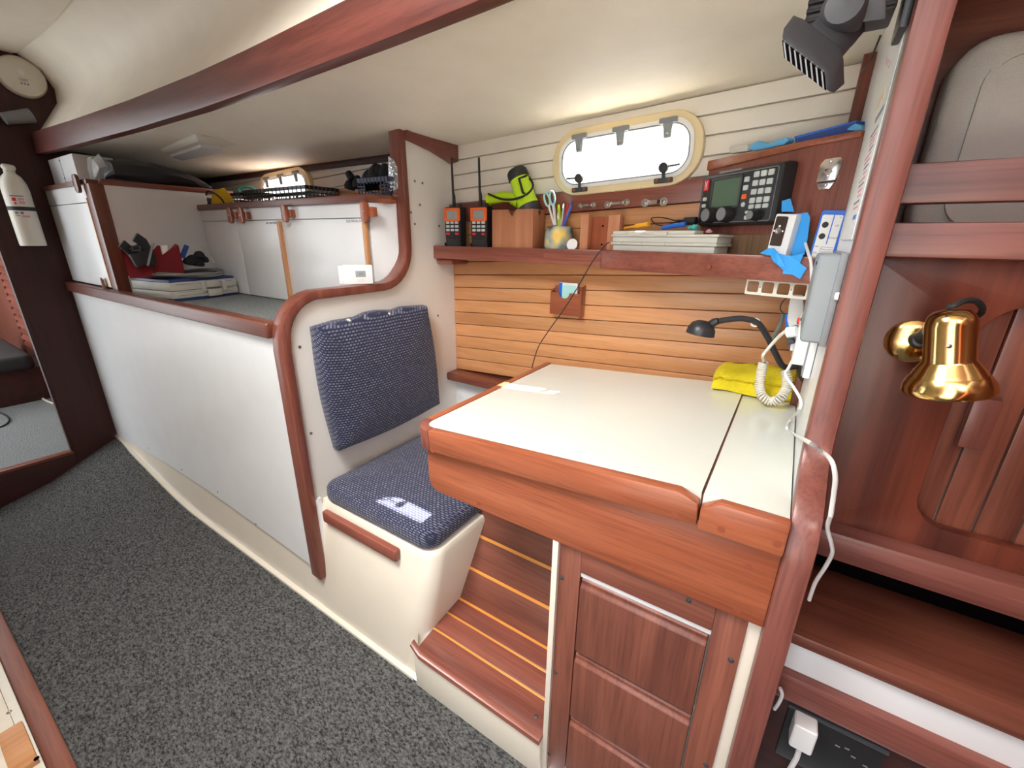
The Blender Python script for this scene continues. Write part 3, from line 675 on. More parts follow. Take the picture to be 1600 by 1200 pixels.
box('side_apron', 'orange_mahogany_y', dk_, (-.603, .62, .675), (-.583, 1.19, .775), .003)
box('desk_back', 'teak_x', dk_, (-.63, 1.19, .74), (XR-.002, 1.21, .80), .002)
MB().prism([(-.58, .62, .690), (.036, .62, .690), (.036, 1.19, .690), (-.58, 1.19, .690)], (0, 0, .012)).build('desk_bottom', 'brown_mahogany_x', dk_)
for px, py in ((676, 704), (757, 725), (873, 757), (1054, 806), (1127, 827), (1214, 850), (748, 787), (991, 890), (1152, 953), (1170, 886)):
    p = AY(px, py, .585 if py < 860 and not (740 < px < 760 and py > 780) else .600)
    if px in (748, 991, 1152, 1170): p = AY(px, py, .600)
    MB().lathe(p+Vector((0, .002, 0)), (0, -1, 0), [(.0055, 0), (.0055, .0024), (.0001, .0026)], 10).build('wood_plug', 'plug_wood', dk_)

# shelf with fiddles above the slats
ZS = 1.158
ns = thing('nav_shelf', 'narrow mahogany shelf with fiddle above the teak slats', 'shelf', (-.5, 1.25, ZS-.02))
XJ = AY(945, 395, 1.215).x
fl_a, fl_b = Vector((XJ, 1.205)), Vector((XR-.001, 1.045))
MB().prism([(XP, 1.238, ZS-.016), (XJ, 1.215, ZS-.016), (XR-.001, 1.06, ZS-.016), (XR-.001, 1.332, ZS-.016), (XP, 1.332, ZS-.016)], (0, 0, .016)).build('shelf_board', 'mahogany_x', ns, smooth=False)
zt_ = AY(800, 387, 1.225).z
box('fiddle', 'mahogany_x', ns, (XP-.03+.03, 1.222, zt_-.045), (XJ, 1.240, zt_), .004)
d = (fl_b-fl_a).normalized(); nr = Vector((-d.y, d.x))
MB().prism([(fl_a.x-.002, fl_a.y-.006, zt_-.051), (fl_b.x, fl_b.y, zt_-.051), (fl_b.x, fl_b.y+.022, zt_-.051), (fl_a.x+.006, fl_a.y+.022, zt_-.051), (fl_a.x-.014, fl_a.y+.016, zt_-.051)], (0, 0, .052)).build('deep_fiddle', 'mahogany_x', ns, bevel=.004)
box('end_bracket', 'mahogany_x', ns, (XP, 1.236, zt_-.066), (XP+.075, 1.33, zt_-.045), .008)
for px, py in ((786, 400), (911, 404), (973, 411), (1108, 417)):
    MB().lathe(AY(px, py, 1.222) if px < 940 else AP(px, py, (fl_a.x, fl_a.y-.006, 0), (-d.y, d.x, 0)), (d.y, -d.x, 0) if px > 940 else (0, -1, 0), [(.005, -.001), (.005, .0012), (.0001, .0014)], 10).build('wood_plug', 'plug_wood', ns)

# angled radio panel
PA, PB = Vector((-.243, 1.318)), Vector((XR-.001, 1.075))
pd = (PB-PA).normalized(); pn = Vector((pd.y, -pd.x))      # facing the seat
PANEL_P, PANEL_N = (PA.x, PA.y, 0), (pn.x, pn.y, 0)
def onpanel(px, py, off=0.0): return AP(px, py, (PA.x+pn.x*off, PA.y+pn.y*off, 0), PANEL_N)
MP = frame((PA.x, PA.y, 0), (pd.x, pd.y, 0), (0, 0, 1), (pn.x, pn.y, 0))   # u along, v up, w out
PLn = (PB-PA).length
def pu(p): q = Vector((p.x, p.y))-PA; return q.dot(pd)
rp = thing('radio_panel', 'angled mahogany panel box carrying the marine radio', 'panel', (-.08, 1.22, ZS))
tl, tm, tr_ = onpanel(1097, 268), onpanel(1265, 228), onpanel(1350, 212)
wl, wm, wr = onpanel(1097, 254), onpanel(1265, 219), onpanel(1350, 203)
zdk = onpanel(1130, 366).z
MB(MP).prism([(0, zdk, -.012), (PLn, zdk, -.012), (PLn, tr_.z, -.012), (pu(tm), tm.z, -.012), (0, tl.z, -.012)], (0, 0, .012)).build('panel_board', 'mahogany_z', rp, smooth=False)
MB(MP).prism([(0, ZS, -.016), (PLn, ZS, -.016), (PLn, zdk, -.016), (0, zdk, -.016)], (0, 0, .012)).build('lower_board', 'walnut', rp, smooth=False)
MB(MP).prism([(-.004, tl.z-.002, -.014), (pu(tm), tm.z-.002, -.014), (PLn, tr_.z-.002, -.014), (PLn, wr.z, -.014), (pu(wm), wm.z, -.014), (-.004, wl.z, -.014)], (0, 0, .020)).build('top_edge', 'orange_mahogany_x', rp, bevel=.004)
MB(MP).prism([(0, tl.z+.0, -.012), (PLn, tr_.z, -.012), (PLn, tr_.z, -.06), (0, tl.z, -.02)], (0, .004, 0)).build('panel_top', 'mahogany_x', rp, smooth=False)

# low hatch edge in the foreground, port side
fg = thing('settee_step', 'cream moulded step with mahogany edge in the near corner', 'step', (-1.6, -.3, 0))
box('edge_board', 'brown_mahogany_x', fg, (-2.6, -.036, 0), (-.4, .004, .028), .006)
box('metal_edge', 'offwhite_plastic', fg, (-2.6, -.054, 0), (-.4, -.036, .036), .003)
box('step_top', 'cream', fg, (-2.6, -.75, 0), (-.4, -.054, .034), .003)
p = AZ(15, 1113, .034); screw(p, (0, 0, 1), fg, .006, 'steel')
p = AZ(45, 1185, .04); b_ = box('wood_block', 'teak_y', fg, (p.x-.12, p.y-.03, .034), (p.x+.03, p.y+.012, .052), .003)
MB().lathe(AZ(57, 1185, .052), (0, 0, 1), [(.0001, -.001), (.005, -.001), (.005, .0006), (.0001, .0006)], 10).build('block_hole', 'void', b_)

# ================================================================== THINGS ON THE SHELF
SHF = ZS+.0008
# ---- handheld radios
def handheld(px_l, px_r, py_t, y, label):
    a, b = AY(px_l, 384, y), AY(px_r, 384, y); w_ = b.x-a.x; cx = (a.x+b.x)/2; zt = AY((px_l+px_r)/2, py_t, y).z; h = zt-SHF; d = .036
    r = thing('handheld_radio', label, 'radio', (cx, y+d/2, SHF), 'handheld radios')
    MB().prism([(cx-w_/2, y, SHF), (cx+w_/2, y, SHF), (cx+w_/2+.003, y, SHF+h*.45), (cx+w_/2+.003, y, zt), (cx-w_/2-.003, y, zt), (cx-w_/2-.003, y, SHF+h*.45)], (0, d, 0)).build('body', 'black_plastic', r, bevel=.005, seg=2)
    sc_ = MB().ring([(cx+u, y-.003, zt-.004-h*.15+v) for u, v in rrect(-w_*.53, -h*.15, w_*.53, h*.15, .006)], [(cx+u, y-.003, zt-.005-h*.15+v) for u, v in rrect(-w_*.36, -h*.095, w_*.36, h*.095, .003)], (0, .006, 0)).build('screen_bezel', 'orange_plastic', r, bevel=.001)
    box('screen', 'lcd_grey', sc_, (cx-w_*.40, y-.001, zt-.005-h*.255), (cx+w_*.40, y+.002, zt-.005-h*.045), 0)
    zk = zt-h*.36
    for row in range(4):
        for col in range(3):
            if row == 3 and col == 1: continue
            kx = cx+(col-1)*w_*.31; kz = zk-row*h*.085
            mat = 'key_grey' if row < 3 else 'red_plastic'
            box('key', mat, r, (kx-w_*.11, y-.0025, kz-h*.026), (kx+w_*.11, y+.001, kz+h*.026), .0008)
    for i in range(5):
        z = SHF+h*.05+i*h*.045; box('speaker_slot', 'dark_grey', r, (cx-w_*.36, y-.0012, z), (cx+w_*.36, y+.001, z+h*.018), .0004)
    t = Vector((cx-w_*.05, y+d*.45, zt)); L_ = AY((px_l+px_r)/2, 244, y).z-zt
    MB().tube([t, t+Vector((0, 0, .035)), t+Vector((-.003, 0, .05)), t+Vector((-.008, .004, L_*.97)), t+Vector((-.008, .004, L_))], [.0065, .006, .0042, .0036, .003], 10).build('antenna', 'black_rubber', r)
    MB().lathe((cx+w_*.33, y+d*.5, zt-.001), (0, 0, 1), [(.006, 0), (.006, .010), (.005, .011), (.0001, .011)], 12).build('volume_knob', 'black_plastic', r)
    c = MB(); c.prism([(cx-w_/2-.006, y-.002, SHF), (cx+w_/2+.006, y-.002, SHF), (cx+w_/2+.006, y+d+.004, SHF), (cx-w_/2-.006, y+d+.004, SHF)], (0, 0, .006))
    for s in (-1, 1): c.box(cx+s*(w_/2+.004)-.002, y-.002, SHF, cx+s*(w_/2+.004)+.002, y+.010, SHF+.026)
    c.build('charging_cradle', 'black_plastic', r, bevel=.001)
    return r
handheld(697, 719, 323, 1.246, 'black handheld radio with orange bezel next to the cream partition')
handheld(737, 760, 322, 1.246, 'black handheld radio with orange bezel next to the notched wooden box')
# ---- notched wooden box
yb = 1.243; a, b = AY(769, 385, yb), AY(832, 387, yb); ztb = AY(800, 327, yb).z
wb = thing('wooden_box', 'notched cedar box holding the yellow-green spotlight', 'box', ((a.x+b.x)/2, yb+.04, SHF))
cx = (a.x+b.x)/2-.001; th = .008; DB = .076
MB().prism([(a.x, yb, SHF), (b.x, yb, SHF), (b.x, yb, ztb), (cx+.016, yb, ztb), (cx, yb, ztb-.022), (cx-.016, yb, ztb), (a.x, yb, ztb)], (0, th, 0)).build('front', 'pale_cedar_z', wb, bevel=.001)
box('side', 'pale_cedar_z', wb, (a.x, yb+th, SHF), (a.x+th, yb+DB-th, ztb), .001); box('side', 'pale_cedar_z', wb, (b.x-th, yb+th, SHF), (b.x, yb+DB-th, ztb), .001)
box('back', 'pale_cedar_z', wb, (a.x, yb+DB-th, SHF), (b.x, yb+DB, ztb), .001); box('bottom', 'pale_cedar_x', wb, (a.x+th, yb+th, SHF), (b.x-th, yb+DB-th, SHF+.006), 0)
for px, py in ((793, 355), (804, 357), (783, 382)): MB().lathe(AY(px, py, yb), (0, -1, 0), [(.0001, 0), (.0022, 0), (.0018, .0006), (.0001, .0006)], 8).build('nail', 'steel', wb)
# ---- spotlight: head pointing up, pistol handle to the left
ys = 1.282
p0, p1 = AY(829, 332, ys), AY(807, 267, ys); ax = (p1-p0).normalized(); Ls = (p1-p0).length
sp = thing('spotlight', 'yellow-green handheld spotlight standing in the cedar box', 'spotlight', p0)
MB().lathe(p0, ax, [(.0001, -.024), (.026, -.024), (.033, -.012), (.036, .02), (.037, .022), (.0001, .022)], 24).build('lens_end', 'dark_grey', sp)
MB().lathe(p0, ax, [(.0001, .022), (.036, .022), (.0325, .04), (.031, Ls*.82), (.0001, Ls*.82)], 24).build('housing', 'lime_plastic', sp)
MB().lathe(p0, ax, [(.0001, Ls*.8), (.033, Ls*.8), (.0345, Ls*.83), (.033, Ls*.97), (.028, Ls*1.02), (.0001, Ls*1.03)], 24).build('end_cap', 'black_rubber', sp)
h0, h1, h2 = AY(812, 316, ys), AY(786, 308, ys), AY(764, 312, ys)
MB().tube(smooth_path([h0, (h0+h1)/2+Vector((0, 0, .006)), h1, h2], 5), [.020]*5+[.016]*5+[.017]*5+[.0205], 14).build('handle', 'lime_plastic', sp)
g0, g1, g2 = AY(812, 274, ys-.034), AY(818, 300, ys-.036), AY(828, 283, ys-.034)
MB().tube([AY(824, 274, ys-.036), AY(811, 279, ys-.036), AY(817, 301, ys-.038), AY(821, 303, ys-.038)], .004, 6).build('side_bracket', 'black_rubber', sp)
MB().tube(smooth_path([AY(826, 276, ys-.03), AY(833, 290, ys-.036), AY(824, 303, ys-.040), AY(808, 310, ys-.038), AY(794, 312, ys-.03), AY(780, 310, ys-.022), AY(763, 303, ys-.018)], 4), .0035, 6).build('wrist_strap', 'black_rubber', sp)
MB().lathe(AY(822, 305, ys-.037), (0, -1, .1), [(.0001, 0), (.005, 0), (.005, .004), (.0001, .005)], 12).build('strap_stud', 'lime_plastic', sp)
MB().lathe(AY(825, 278, ys-.035), (0, -1, .1), [(.0001, 0), (.004, 0), (.004, .005), (.0001, .006)], 12).build('strap_stud', 'lime_plastic', sp)
# ---- pen cup with fish print
yc = 1.285; c0, c1 = AY(853, 388, yc), AY(893, 388, yc); cc = Vector(((c0.x+c1.x)/2, yc, SHF)); rc = (c1.x-c0.x)/2
hc = AY(875, 354, yc).z-SHF
cup = thing('pen_cup', 'grey and orange fish-printed cup full of pens', 'cup', cc)
MB().lathe(cc, (0, 0, 1), [(.0001, 0), (rc*.92, 0), (rc*1.02, hc*.3), (rc*1.0, hc*.7), (rc*.86, hc), (rc*.78, hc), (rc*.86, hc*.7), (rc*.86, .006), (.0001, .006)], 28).build('cup_body', 'fish_print', cup)
MB().lathe(cc+Vector((-rc*.55, -rc*.35, .012)), (-.55, -.8, .15), [(.0001, 0), (rc*.62, .002), (rc*.5, .014), (.0001, .019)], 16).build('fish_head', 'dark_grey', cup)
def pen(px0, py0, px1, py1, y, r, mat, label, tip=None, name='pen', cat='pen'):
    a, b = AY(px0, py0, yc-.0), AY(px1, py1, y)
    t = thing(name, label, cat, (b.x, b.y, b.z-.09), 'pens in the fish cup'); d = (b-a).normalized(); st = b-d*.10
    MB().tube([st, b-d*.012], r, 10).build('barrel', mat, t)
    MB().tube([b-d*.012, b-d*.006, b], [r*.8, r*.8, r*.55], 10).build('cap', tip or mat, t)
    MB().tube([b-d*.014+Vector((0, -r*1.3, 0)), b-d*.045+Vector((0, -r*1.3, 0))], r*.28, 6).build('clip', 'steel', t)
pen(880, 355, 895, 314, yc-.004, .0042, 'blue_plastic', 'blue click pen leaning right in the fish cup', 'navy_plastic')
pen(878, 357, 888, 318, yc+.004, .0040, 'red_plastic', 'red pen standing in the fish cup')
pen(876, 357, 881, 318, yc-.008, .0040, 'key_grey', 'silver pen standing in the fish cup', 'steel')
pen(874, 352, 873, 320, yc+.008, .0055, 'lime_plastic', 'yellow-green highlighter behind the scissors in the cup')
pen(869, 356, 864, 312, yc-.012, .0045, 'white_plastic', 'white pen with dark blue grip beside the scissors', 'dark_blue')
# ---- scissors
sc = thing('scissors', 'scissors with pale mint handles upright in the fish cup', 'scissors', (cc.x-.004, cc.y, SHF+.02))
for (ex, ey, bx, by) in ((853, 306, 866, 352), (862, 303, 868, 352)):
    e0, e1 = AY(ex, ey, yc-.016), AY(bx, by, yc-.016); d = (e0-e1).normalized(); n_ = Vector((d.z, 0, -d.x))
    loop = [e0+d*(.020*math.cos(t)-.012)+n_*.0085*math.sin(t) for t in [2*PI*i/16 for i in range(17)]]
    MB().tube(loop, .0032, 8).build('handle', 'mint', sc); MB().tube([e0-d*.030, e1], .0035, 8).build('shank', 'white_plastic', sc)
    MB().prism([e1+n_*.003, e1-n_*.003, e1-d*.055-n_*.001], (0, .0015, 0)).build('blade', 'steel', sc)
# ---- white oval tab at the cup's foot
tb = AY(894, 382, 1.248); MB().lathe(tb+Vector((0, 0, 0)), (.1, -1, .25), [(.0001, 0), (.017, 0), (.017, .002), (.0001, .003)], 18).build('white_disc', 'white_plastic', label='small white round lid leaning at the foot of the fish cup', cat='disc')
# ---- slotted wooden holder
yh = 1.250; a, b = AY(905, 388, yh), AY(966, 388, yh); zt0, zt1 = AY(905, 335, yh).z, AY(960, 335, yh).z
hd_ = thing('wooden_holder', 'empty slotted wooden holder between fish cup and tackle box', 'holder', ((a.x+b.x)/2, yh+.03, SHF))
w1 = AY(915, 388, yh).x; w2 = AY(949, 388, yh).x
box('post', 'pale_cedar_z', hd_, (a.x, yh, SHF), (w1+.004, yh+.03, zt0), .002)
box('post', 'pale_cedar_z', hd_, (w2-.004, yh, SHF), (b.x-.002, yh+.03, zt1), .002)
box('back_board', 'orange_mahogany_z', hd_, (w1-.004, yh+.030, SHF), (b.x-.004, yh+.042, zt1-.004), .001)
for px, py in ((942, 353), (940, 382)): MB().lathe(AY(px, py, yh+.03), (0, -1, 0), [(.0001, 0), (.003, 0), (.0001, .0008)], 8).build('screw_hole', 'void', hd_)
# ---- pad eyes on the shelf back rail
for (x0_, y0_, x1_, y1_, lab, s) in ((907, 322, 928, 320, 'smallest steel strap fitting on the mahogany rail, beside the pens', .8), (949, 320, 979, 316, 'middle steel strap fitting on the mahogany rail, under the port', 1.0), (1008, 317, 1037, 315, 'wide steel strap fitting on the mahogany rail, nearest the radio', 1.15)):
    p, q = AY(x0_, y0_, 1.317), AY(x1_, y1_, 1.317); t = thing('strap_fitting', lab, 'fitting', (p+q)/2, 'strap fittings on the rail')
    for e in (p, q):
        MB().lathe(e, (0, -1, 0), [(.0001, 0), (.010*s, 0), (.010*s, .002), (.0001, .0025)], 14).build('foot_plate', 'steel', t)
        MB().lathe(e-Vector((0, .0022, 0)), (0, -1, 0), [(.0001, 0), (.0045*s, 0), (.0001, .002)], 10).build('screw_head', 'dull_steel', t)
    d = (q-p); MB().loft([[p+d*u+Vector((0, v, w_)) for w_ in (-.004*s, .004*s) for v in (dy, dy-.0015)][:2]+[p+d*u+Vector((0, v, .004*s)) for v in (dy-.0015, dy)] for u, dy in ((.16, -.002), (.3, -.010), (.7, -.010), (.84, -.002))]).build('bridge', 'steel', t)
# ---- grey tackle box on the deep part of the shelf
def shelf_pt(px, back): # a point at shelf height, `back` metres behind the deep fiddle's front
    q = AP(px, 392, (fl_a.x, fl_a.y-.006+back, 0), (-d_.y, d_.x, 0)); return q
d_ = (fl_b-fl_a).normalized()
n2 = Vector((-d_.y, d_.x))
O = AP(953, 390, (fl_a.x+n2.x*.034, fl_a.y-.006+n2.y*.034, 0), (-d_.y, d_.x, 0)); E_ = AP(1120, 390, (fl_a.x+n2.x*.034, fl_a.y-.006+n2.y*.034, 0), (-d_.y, d_.x, 0))
WT = (E_-O).length; MT = frame((O.x, O.y, SHF), (d_.x, d_.y, 0), (n2.x, n2.y, 0), (0, 0, 1))
HT = AP(1040, 362, O, (-d_.y, d_.x, 0)).z-SHF; DT = .080
tk = thing('tackle_box', 'pale grey plastic organiser box on the shelf under the radio', 'box', (O.x, O.y, SHF))
obox(MT, 'base_tray', 'pale_grey_plastic', tk, (.006, .004, 0), (WT-.008, DT-.004, HT*.46), .004)
obox(MT, 'rim', 'pale_grey_plastic', tk, (0, 0, HT*.46), (WT-.002, DT, HT*.58), .003)
obox(MT, 'lid', 'pale_grey_plastic', tk, (.004, .003, HT*.58), (WT-.004, DT-.003, HT*.80), .003)
obox(MT, 'lid_rim', 'pale_grey_plastic', tk, (0, 0, HT*.80), (WT, DT, HT*.90), .002)
obox(MT, 'top_tray', 'pale_grey_plastic', tk, (.004, .002, HT*.90), (WT*.80, DT*.6, HT*1.04), .003)
for u in (.20, .45): obox(MT, 'latch', 'pale_grey_plastic', tk, (WT*u, -.004, HT*.84), (WT*(u+.12), .002, HT*1.0), .0015)
for u in (.12, .33, .55): obox(MT, 'rib', 'pale_grey_plastic', tk, (WT*u, -.002, HT*.48), (WT*u+.003, .001, HT*.58), .0005)
ZT_ = SHF+HT*.90
def on_tackle(px, py, back): n3 = (-d_.y, d_.x, 0); return AP(px, py, (O.x+n2.x*back, O.y+n2.y*back, 0), n3)
def handle_tool(name, mat, pts, r, label, cat): return MB().tube(smooth_path([on_tackle(*p) for p in pts], 4), r, 10).build(name, mat, label=label, cat=cat)
handle_tool('screwdriver', 'amber_plastic', [(975, 357, .045), (995, 353, .045), (1014, 350, .045)], [.003]*4+[.006]*4+[.008], 'amber plastic tool handle lying on the tackle box', 'tool')
handle_tool('marker_pen', 'blue_plastic', [(1036, 356, .055), (1052, 353, .055), (1071, 350, .055)], .006, 'blue tool handle lying on the tackle box near the black plug', 'tool')
handle_tool('bottle_stopper', 'teal', [(1076, 356, .045), (1083, 355, .045), (1090, 356, .045)], [.004]*4+[.007]*4+[.004], 'small teal plastic cap on the tackle box', 'stopper')
MB().lathe(on_tackle(1108, 361, .04), (0, 0, 1), [(.0001, -.004), (.007, -.004), (.008, 0), (.003, .004), (.0001, .005)], 12).build('pink_button', 'ink_pink', label='tiny pink trinket at the right end of the tackle box', cat='trinket')
# black power plug and its loose wire
pl = thing('power_plug', 'black round power plug with loose wire beside the radio', 'plug', on_tackle(1078, 346, .09))
q0, q1 = on_tackle(1070, 346, .085), on_tackle(1088, 345, .085); MB().tube([q0, q1], .010, 14).build('plug_body', 'black_rubber', pl)
q2 = on_tackle(1056, 345, .085); MB().tube([q0, q2], [.005, .003], 8).build('strain_relief', 'black_rubber', pl)
MB().tube(smooth_path([q2]+[on_tackle(*p) for p in ((1035, 340, .085), (1018, 341, .085), (1024, 350, .085), (1040, 352, .08), (1062, 344, .07))], 6), .0016, 6).build('wire', 'black_rubber', pl)
# ---- long thin black wire hanging from the shelf to behind the desk
MB().tube(smooth_path([AP(953, 378, (fl_a.x, fl_a.y-.012, 0), (-d_.y, d_.x, 0)), AP(945, 384, (fl_a.x, fl_a.y-.016, 0), (-d_.y, d_.x, 0)), AY(925, 410, 1.19), AY(902, 450, 1.20), AY(880, 485, 1.22), AY(855, 520, 1.24), AY(840, 545, 1.25), AY(831, 575, 1.26)], 6), .0018, 6).build('black_wire', 'black_rubber', label='thin black wire hanging down in front of the teak slats', cat='wire')
# ---- card holder on the slats
y0c = 1.300; A_, B_, C_, D_ = AY(860, 456, y0c), AY(907, 460, y0c), AY(862, 489, y0c), AY(906, 497, y0c)
ch = thing('card_holder', 'small wooden wall pocket on the teak slats', 'holder', ((A_.x+B_.x)/2, 1.315, C_.z))
zt2 = (A_.z+B_.z)/2; zb2 = (C_.z+D_.z)/2; xm = (A_.x+B_.x)/2-.004
MB().prism([(A_.x, y0c, zb2), (B_.x, y0c, zb2), (B_.x, y0c, zt2)]+[(xm+.019*math.cos(t), y0c, zt2-.019*math.sin(t)) for t in [PI*i/8 for i in range(9)]]+[(A_.x, y0c, zt2)], (0, .006, 0)).build('front', 'orange_mahogany_x', ch, bevel=.001)
MB().prism([(B_.x-.002, y0c-.002, zb2-.006), (B_.x-.002, y0c-.002, zt2+.006), (B_.x-.002, y0c+.01, zt2+.02), (B_.x-.002, 1.332, zt2+.026), (B_.x-.002, 1.332, zb2-.004)], (.006, 0, 0)).build('side', 'orange_mahogany_z', ch, bevel=.001)
MB().prism([(A_.x-.002, y0c+.004, zb2), (A_.x-.002, y0c+.004, zt2), (A_.x-.002, 1.332, zt2+.012), (A_.x-.002, 1.332, zb2)], (.006, 0, 0)).build('side', 'orange_mahogany_z', ch, bevel=.001)
box('bottom', 'orange_mahogany_x', ch, (A_.x+.004, y0c+.006, zb2), (B_.x-.002, 1.332, zb2+.006), 0)
box('back', 'orange_mahogany_x', ch, (A_.x+.004, 1.326, zb2+.006), (B_.x-.002, 1.332, zt2+.02), 0)
tp = AY(874, 441, 1.312); tq = AY(903, 443, 1.312)
cp = thing('card_packet', 'blue and white packet tucked in the small wooden wall pocket', 'packet', ((tp.x+tq.x)/2, 1.312, zb2+.007))
box('packet', 'white_plastic', cp, (tp.x, 1.310, zb2+.007), (tq.x, 1.318, tp.z), .001)
box('blue_band', 'blue_plastic', cp, (tp.x+.0006, 1.3092, zb2+.01), (tp.x+.013, 1.3102, tp.z-.001), 0)
box('pale_print', 'mint', cp, (tp.x+.013, 1.3090, zb2+.01), (tq.x-.006, 1.3101, tp.z-.008), 0)
# ---- marine radio on the angled panel
e0, e1 = onpanel(1099, 348, .03), onpanel(1222, 352, .03)
u0, u1 = pu(onpanel(1090, 340, .03)), pu(onpanel(1214, 300, .03)); v0 = onpanel(1150, 351, .03).z; v1 = onpanel(1165, 263, .03).z
rd = thing('marine_radio', 'black marine radio with green screen, keypad and knobs', 'radio', MP @ Vector(((u0+u1)/2, v0, 0)))
UU, VV = u1-u0, v1-v0
MR = MP @ Matrix.Translation((u0, v0, 0))
MB(MR).loft([[(x, y, z) for x, y in rrect(-.002+i, -.002+i, UU+.012-i, VV+.002-i, .008)] for i, z in ((0, .0005), (0, .018), (.004, .030), (.006, .031))]).build('chassis', 'black_plastic', rd)
MB(MR).ring([(x, y, .0305) for x, y in rrect(.006, .006, UU-.004, VV-.006, .006)], [(x, y, .0305) for x, y in rrect(.0075, .0075, UU-.0055, VV-.0075, .005)], (0, 0, .0012)).build('face_line', 'mid_grey', rd)
s0, s1, t0, t1 = UU*.19, UU*.555, VV*.36, VV*.86
MB(MR).ring([(x, y, .030) for x, y in rrect(s0-.006, t0-.006, s1+.006, t1+.006, .005)], [(x, y, .030) for x, y in rrect(s0, t0, s1, t1, .002)], (0, 0, .0035)).build('screen_bezel', 'dark_grey', rd, bevel=.001)
obox(MR, 'screen', 'lcd_green', rd, (s0, t0, .029), (s1, t1, .0318), 0)
def key(u, v, w_, h_, mat='key_grey'): return MB(MR).prism([(x, y, .030) for x, y in rrect(UU*u-w_/2, VV*v-h_/2, UU*u+w_/2, VV*v+h_/2, .0022, 3)], (0, 0, .004)).build('key', mat, rd, bevel=.0006, seg=1)
for r in range(4):
    for c in range(3): key(.745+c*.082, .86-r*.148, .0165 if False else UU*.062, VV*.098)
for c in range(3): key(.745+c*.082, .86-4*.138, UU*.060, VV*.075)
for v, mt in ((.80, 'key_grey'), (.655, 'key_grey'), (.50, 'orange_plastic')): key(.635, v, UU*.058, VV*.09, mt)
MB(MR).lathe((UU*.635, VV*.36, .030), (0, 0, 1), [(.0001, 0), (.006, 0), (.005, .003), (.0001, .0035)], 14).build('power_button', 'key_grey', rd)
for v in (.215, .12): key(.715, v, UU*.062, VV*.05 if v > .2 else VV*.075)
key(.085, .80, UU*.065, VV*.22, 'red_plastic')
for v in (.53, .40): key(.085, v, UU*.055, VV*.07)
MB(MR).ring([(UU*.085+.011*math.cos(t), VV*.12+.011*math.sin(t), .030) for t in [2*PI*i/20 for i in range(20)]], [(UU*.085+.0085*math.cos(t), VV*.12+.0085*math.sin(t), .030) for t in [2*PI*i/20 for i in range(20)]], (0, 0, .003)).build('mic_socket', 'black_rubber', rd)
MB(MR).lathe((UU*.095, VV*.27, .030), (0, 0, 1), [(.0001, 0), (.005, 0), (.004, .003), (.0001, .001)], 12).build('jack', 'black_rubber', rd)
for u, v, r_, mt in ((.225, .20, .0185, 'dark_grey'), (.455, .20, .0185, 'dark_grey'), (.83, .15, .0115, 'black_plastic')):
    k_ = MB(MR).lathe((UU*u, VV*v, .030), (0, 0, 1), [(.0001, 0), (r_*1.06, 0), (r_*1.06, .004), (r_, .006), (r_*.95, .020), (r_*.86, .0225), (.0001, .0225)], 24).build('knob', 'black_plastic', rd)
    MB(MR).lathe((UU*u, VV*v, .0524), (0, 0, 1), [(.0001, 0), (r_*.80, 0), (r_*.78, .0008), (r_*.5, .0002), (.0001, .0002)], 24).build('knob_cap', 'mid_grey', k_)
obox(MR, 'top_label', 'mid_grey', rd, (UU*.22, VV-.0035, .022), (UU*.52, VV+.0035, .0265), .0005)
text('DSC', 'white_plastic', rd, MR @ frame((UU*.085, VV*.80, .0343), (0, 1, 0), (-1, 0, 0), (0, 0, 1)), .010)
# ---- steel hasp plate on the panel
hp_ = thing('hasp', 'polished steel twist latch on the radio panel', 'latch', onpanel(1296, 292))
hc_ = onpanel(1297, 268); MH = MP @ Matrix.Translation((pu(hc_), hc_.z, 0)); sx = (pu(onpanel(1314, 268))-pu(onpanel(1280, 270)))/2
vt, vb, vc = onpanel(1297, 248).z-hc_.z, onpanel(1293, 283).z-hc_.z, onpanel(1291, 296).z-hc_.z
MB(MH).prism([(-sx, vb, 0), (sx*.8, vb, 0), (sx, vt*.2, 0), (sx, vt*.75, 0), (sx*.8, vt, 0), (-sx*.6, vt, 0), (-sx*.95, vt*.6, 0)], (0, 0, .004)).build('plate', 'steel', hp_, bevel=.0012)
obox(MH, 'slot', 'dark_grey', hp_, (-sx*.8, vb-.003, 0), (sx*.7, vb, .002), 0)
MB(MH).prism([(-sx*.95, vb-.003, 0), (-sx*.6, vc, 0), (sx*.4, vc, 0), (sx*.75, vb-.003, 0)], (0, 0, .003)).build('keeper', 'steel', hp_, bevel=.001)
MB(MH).ring([(.009*math.cos(t), .004+.009*math.sin(t), .003) for t in [PI+PI*i/10 for i in range(11)]], [(.006*math.cos(t), .004+.006*math.sin(t), .003) for t in [PI+PI*i/10 for i in range(11)]], (0, 0, .004)).build('thumb_ring', 'steel', hp_)
for v in (vt*.8, vb*.4, vc*.8+.002): MB(MH).lathe((0, v, .003), (0, 0, 1), [(.0001, 0), (.004, 0), (.0028, .002), (.0001, .0024)], 10).build('screw', 'steel', hp_)
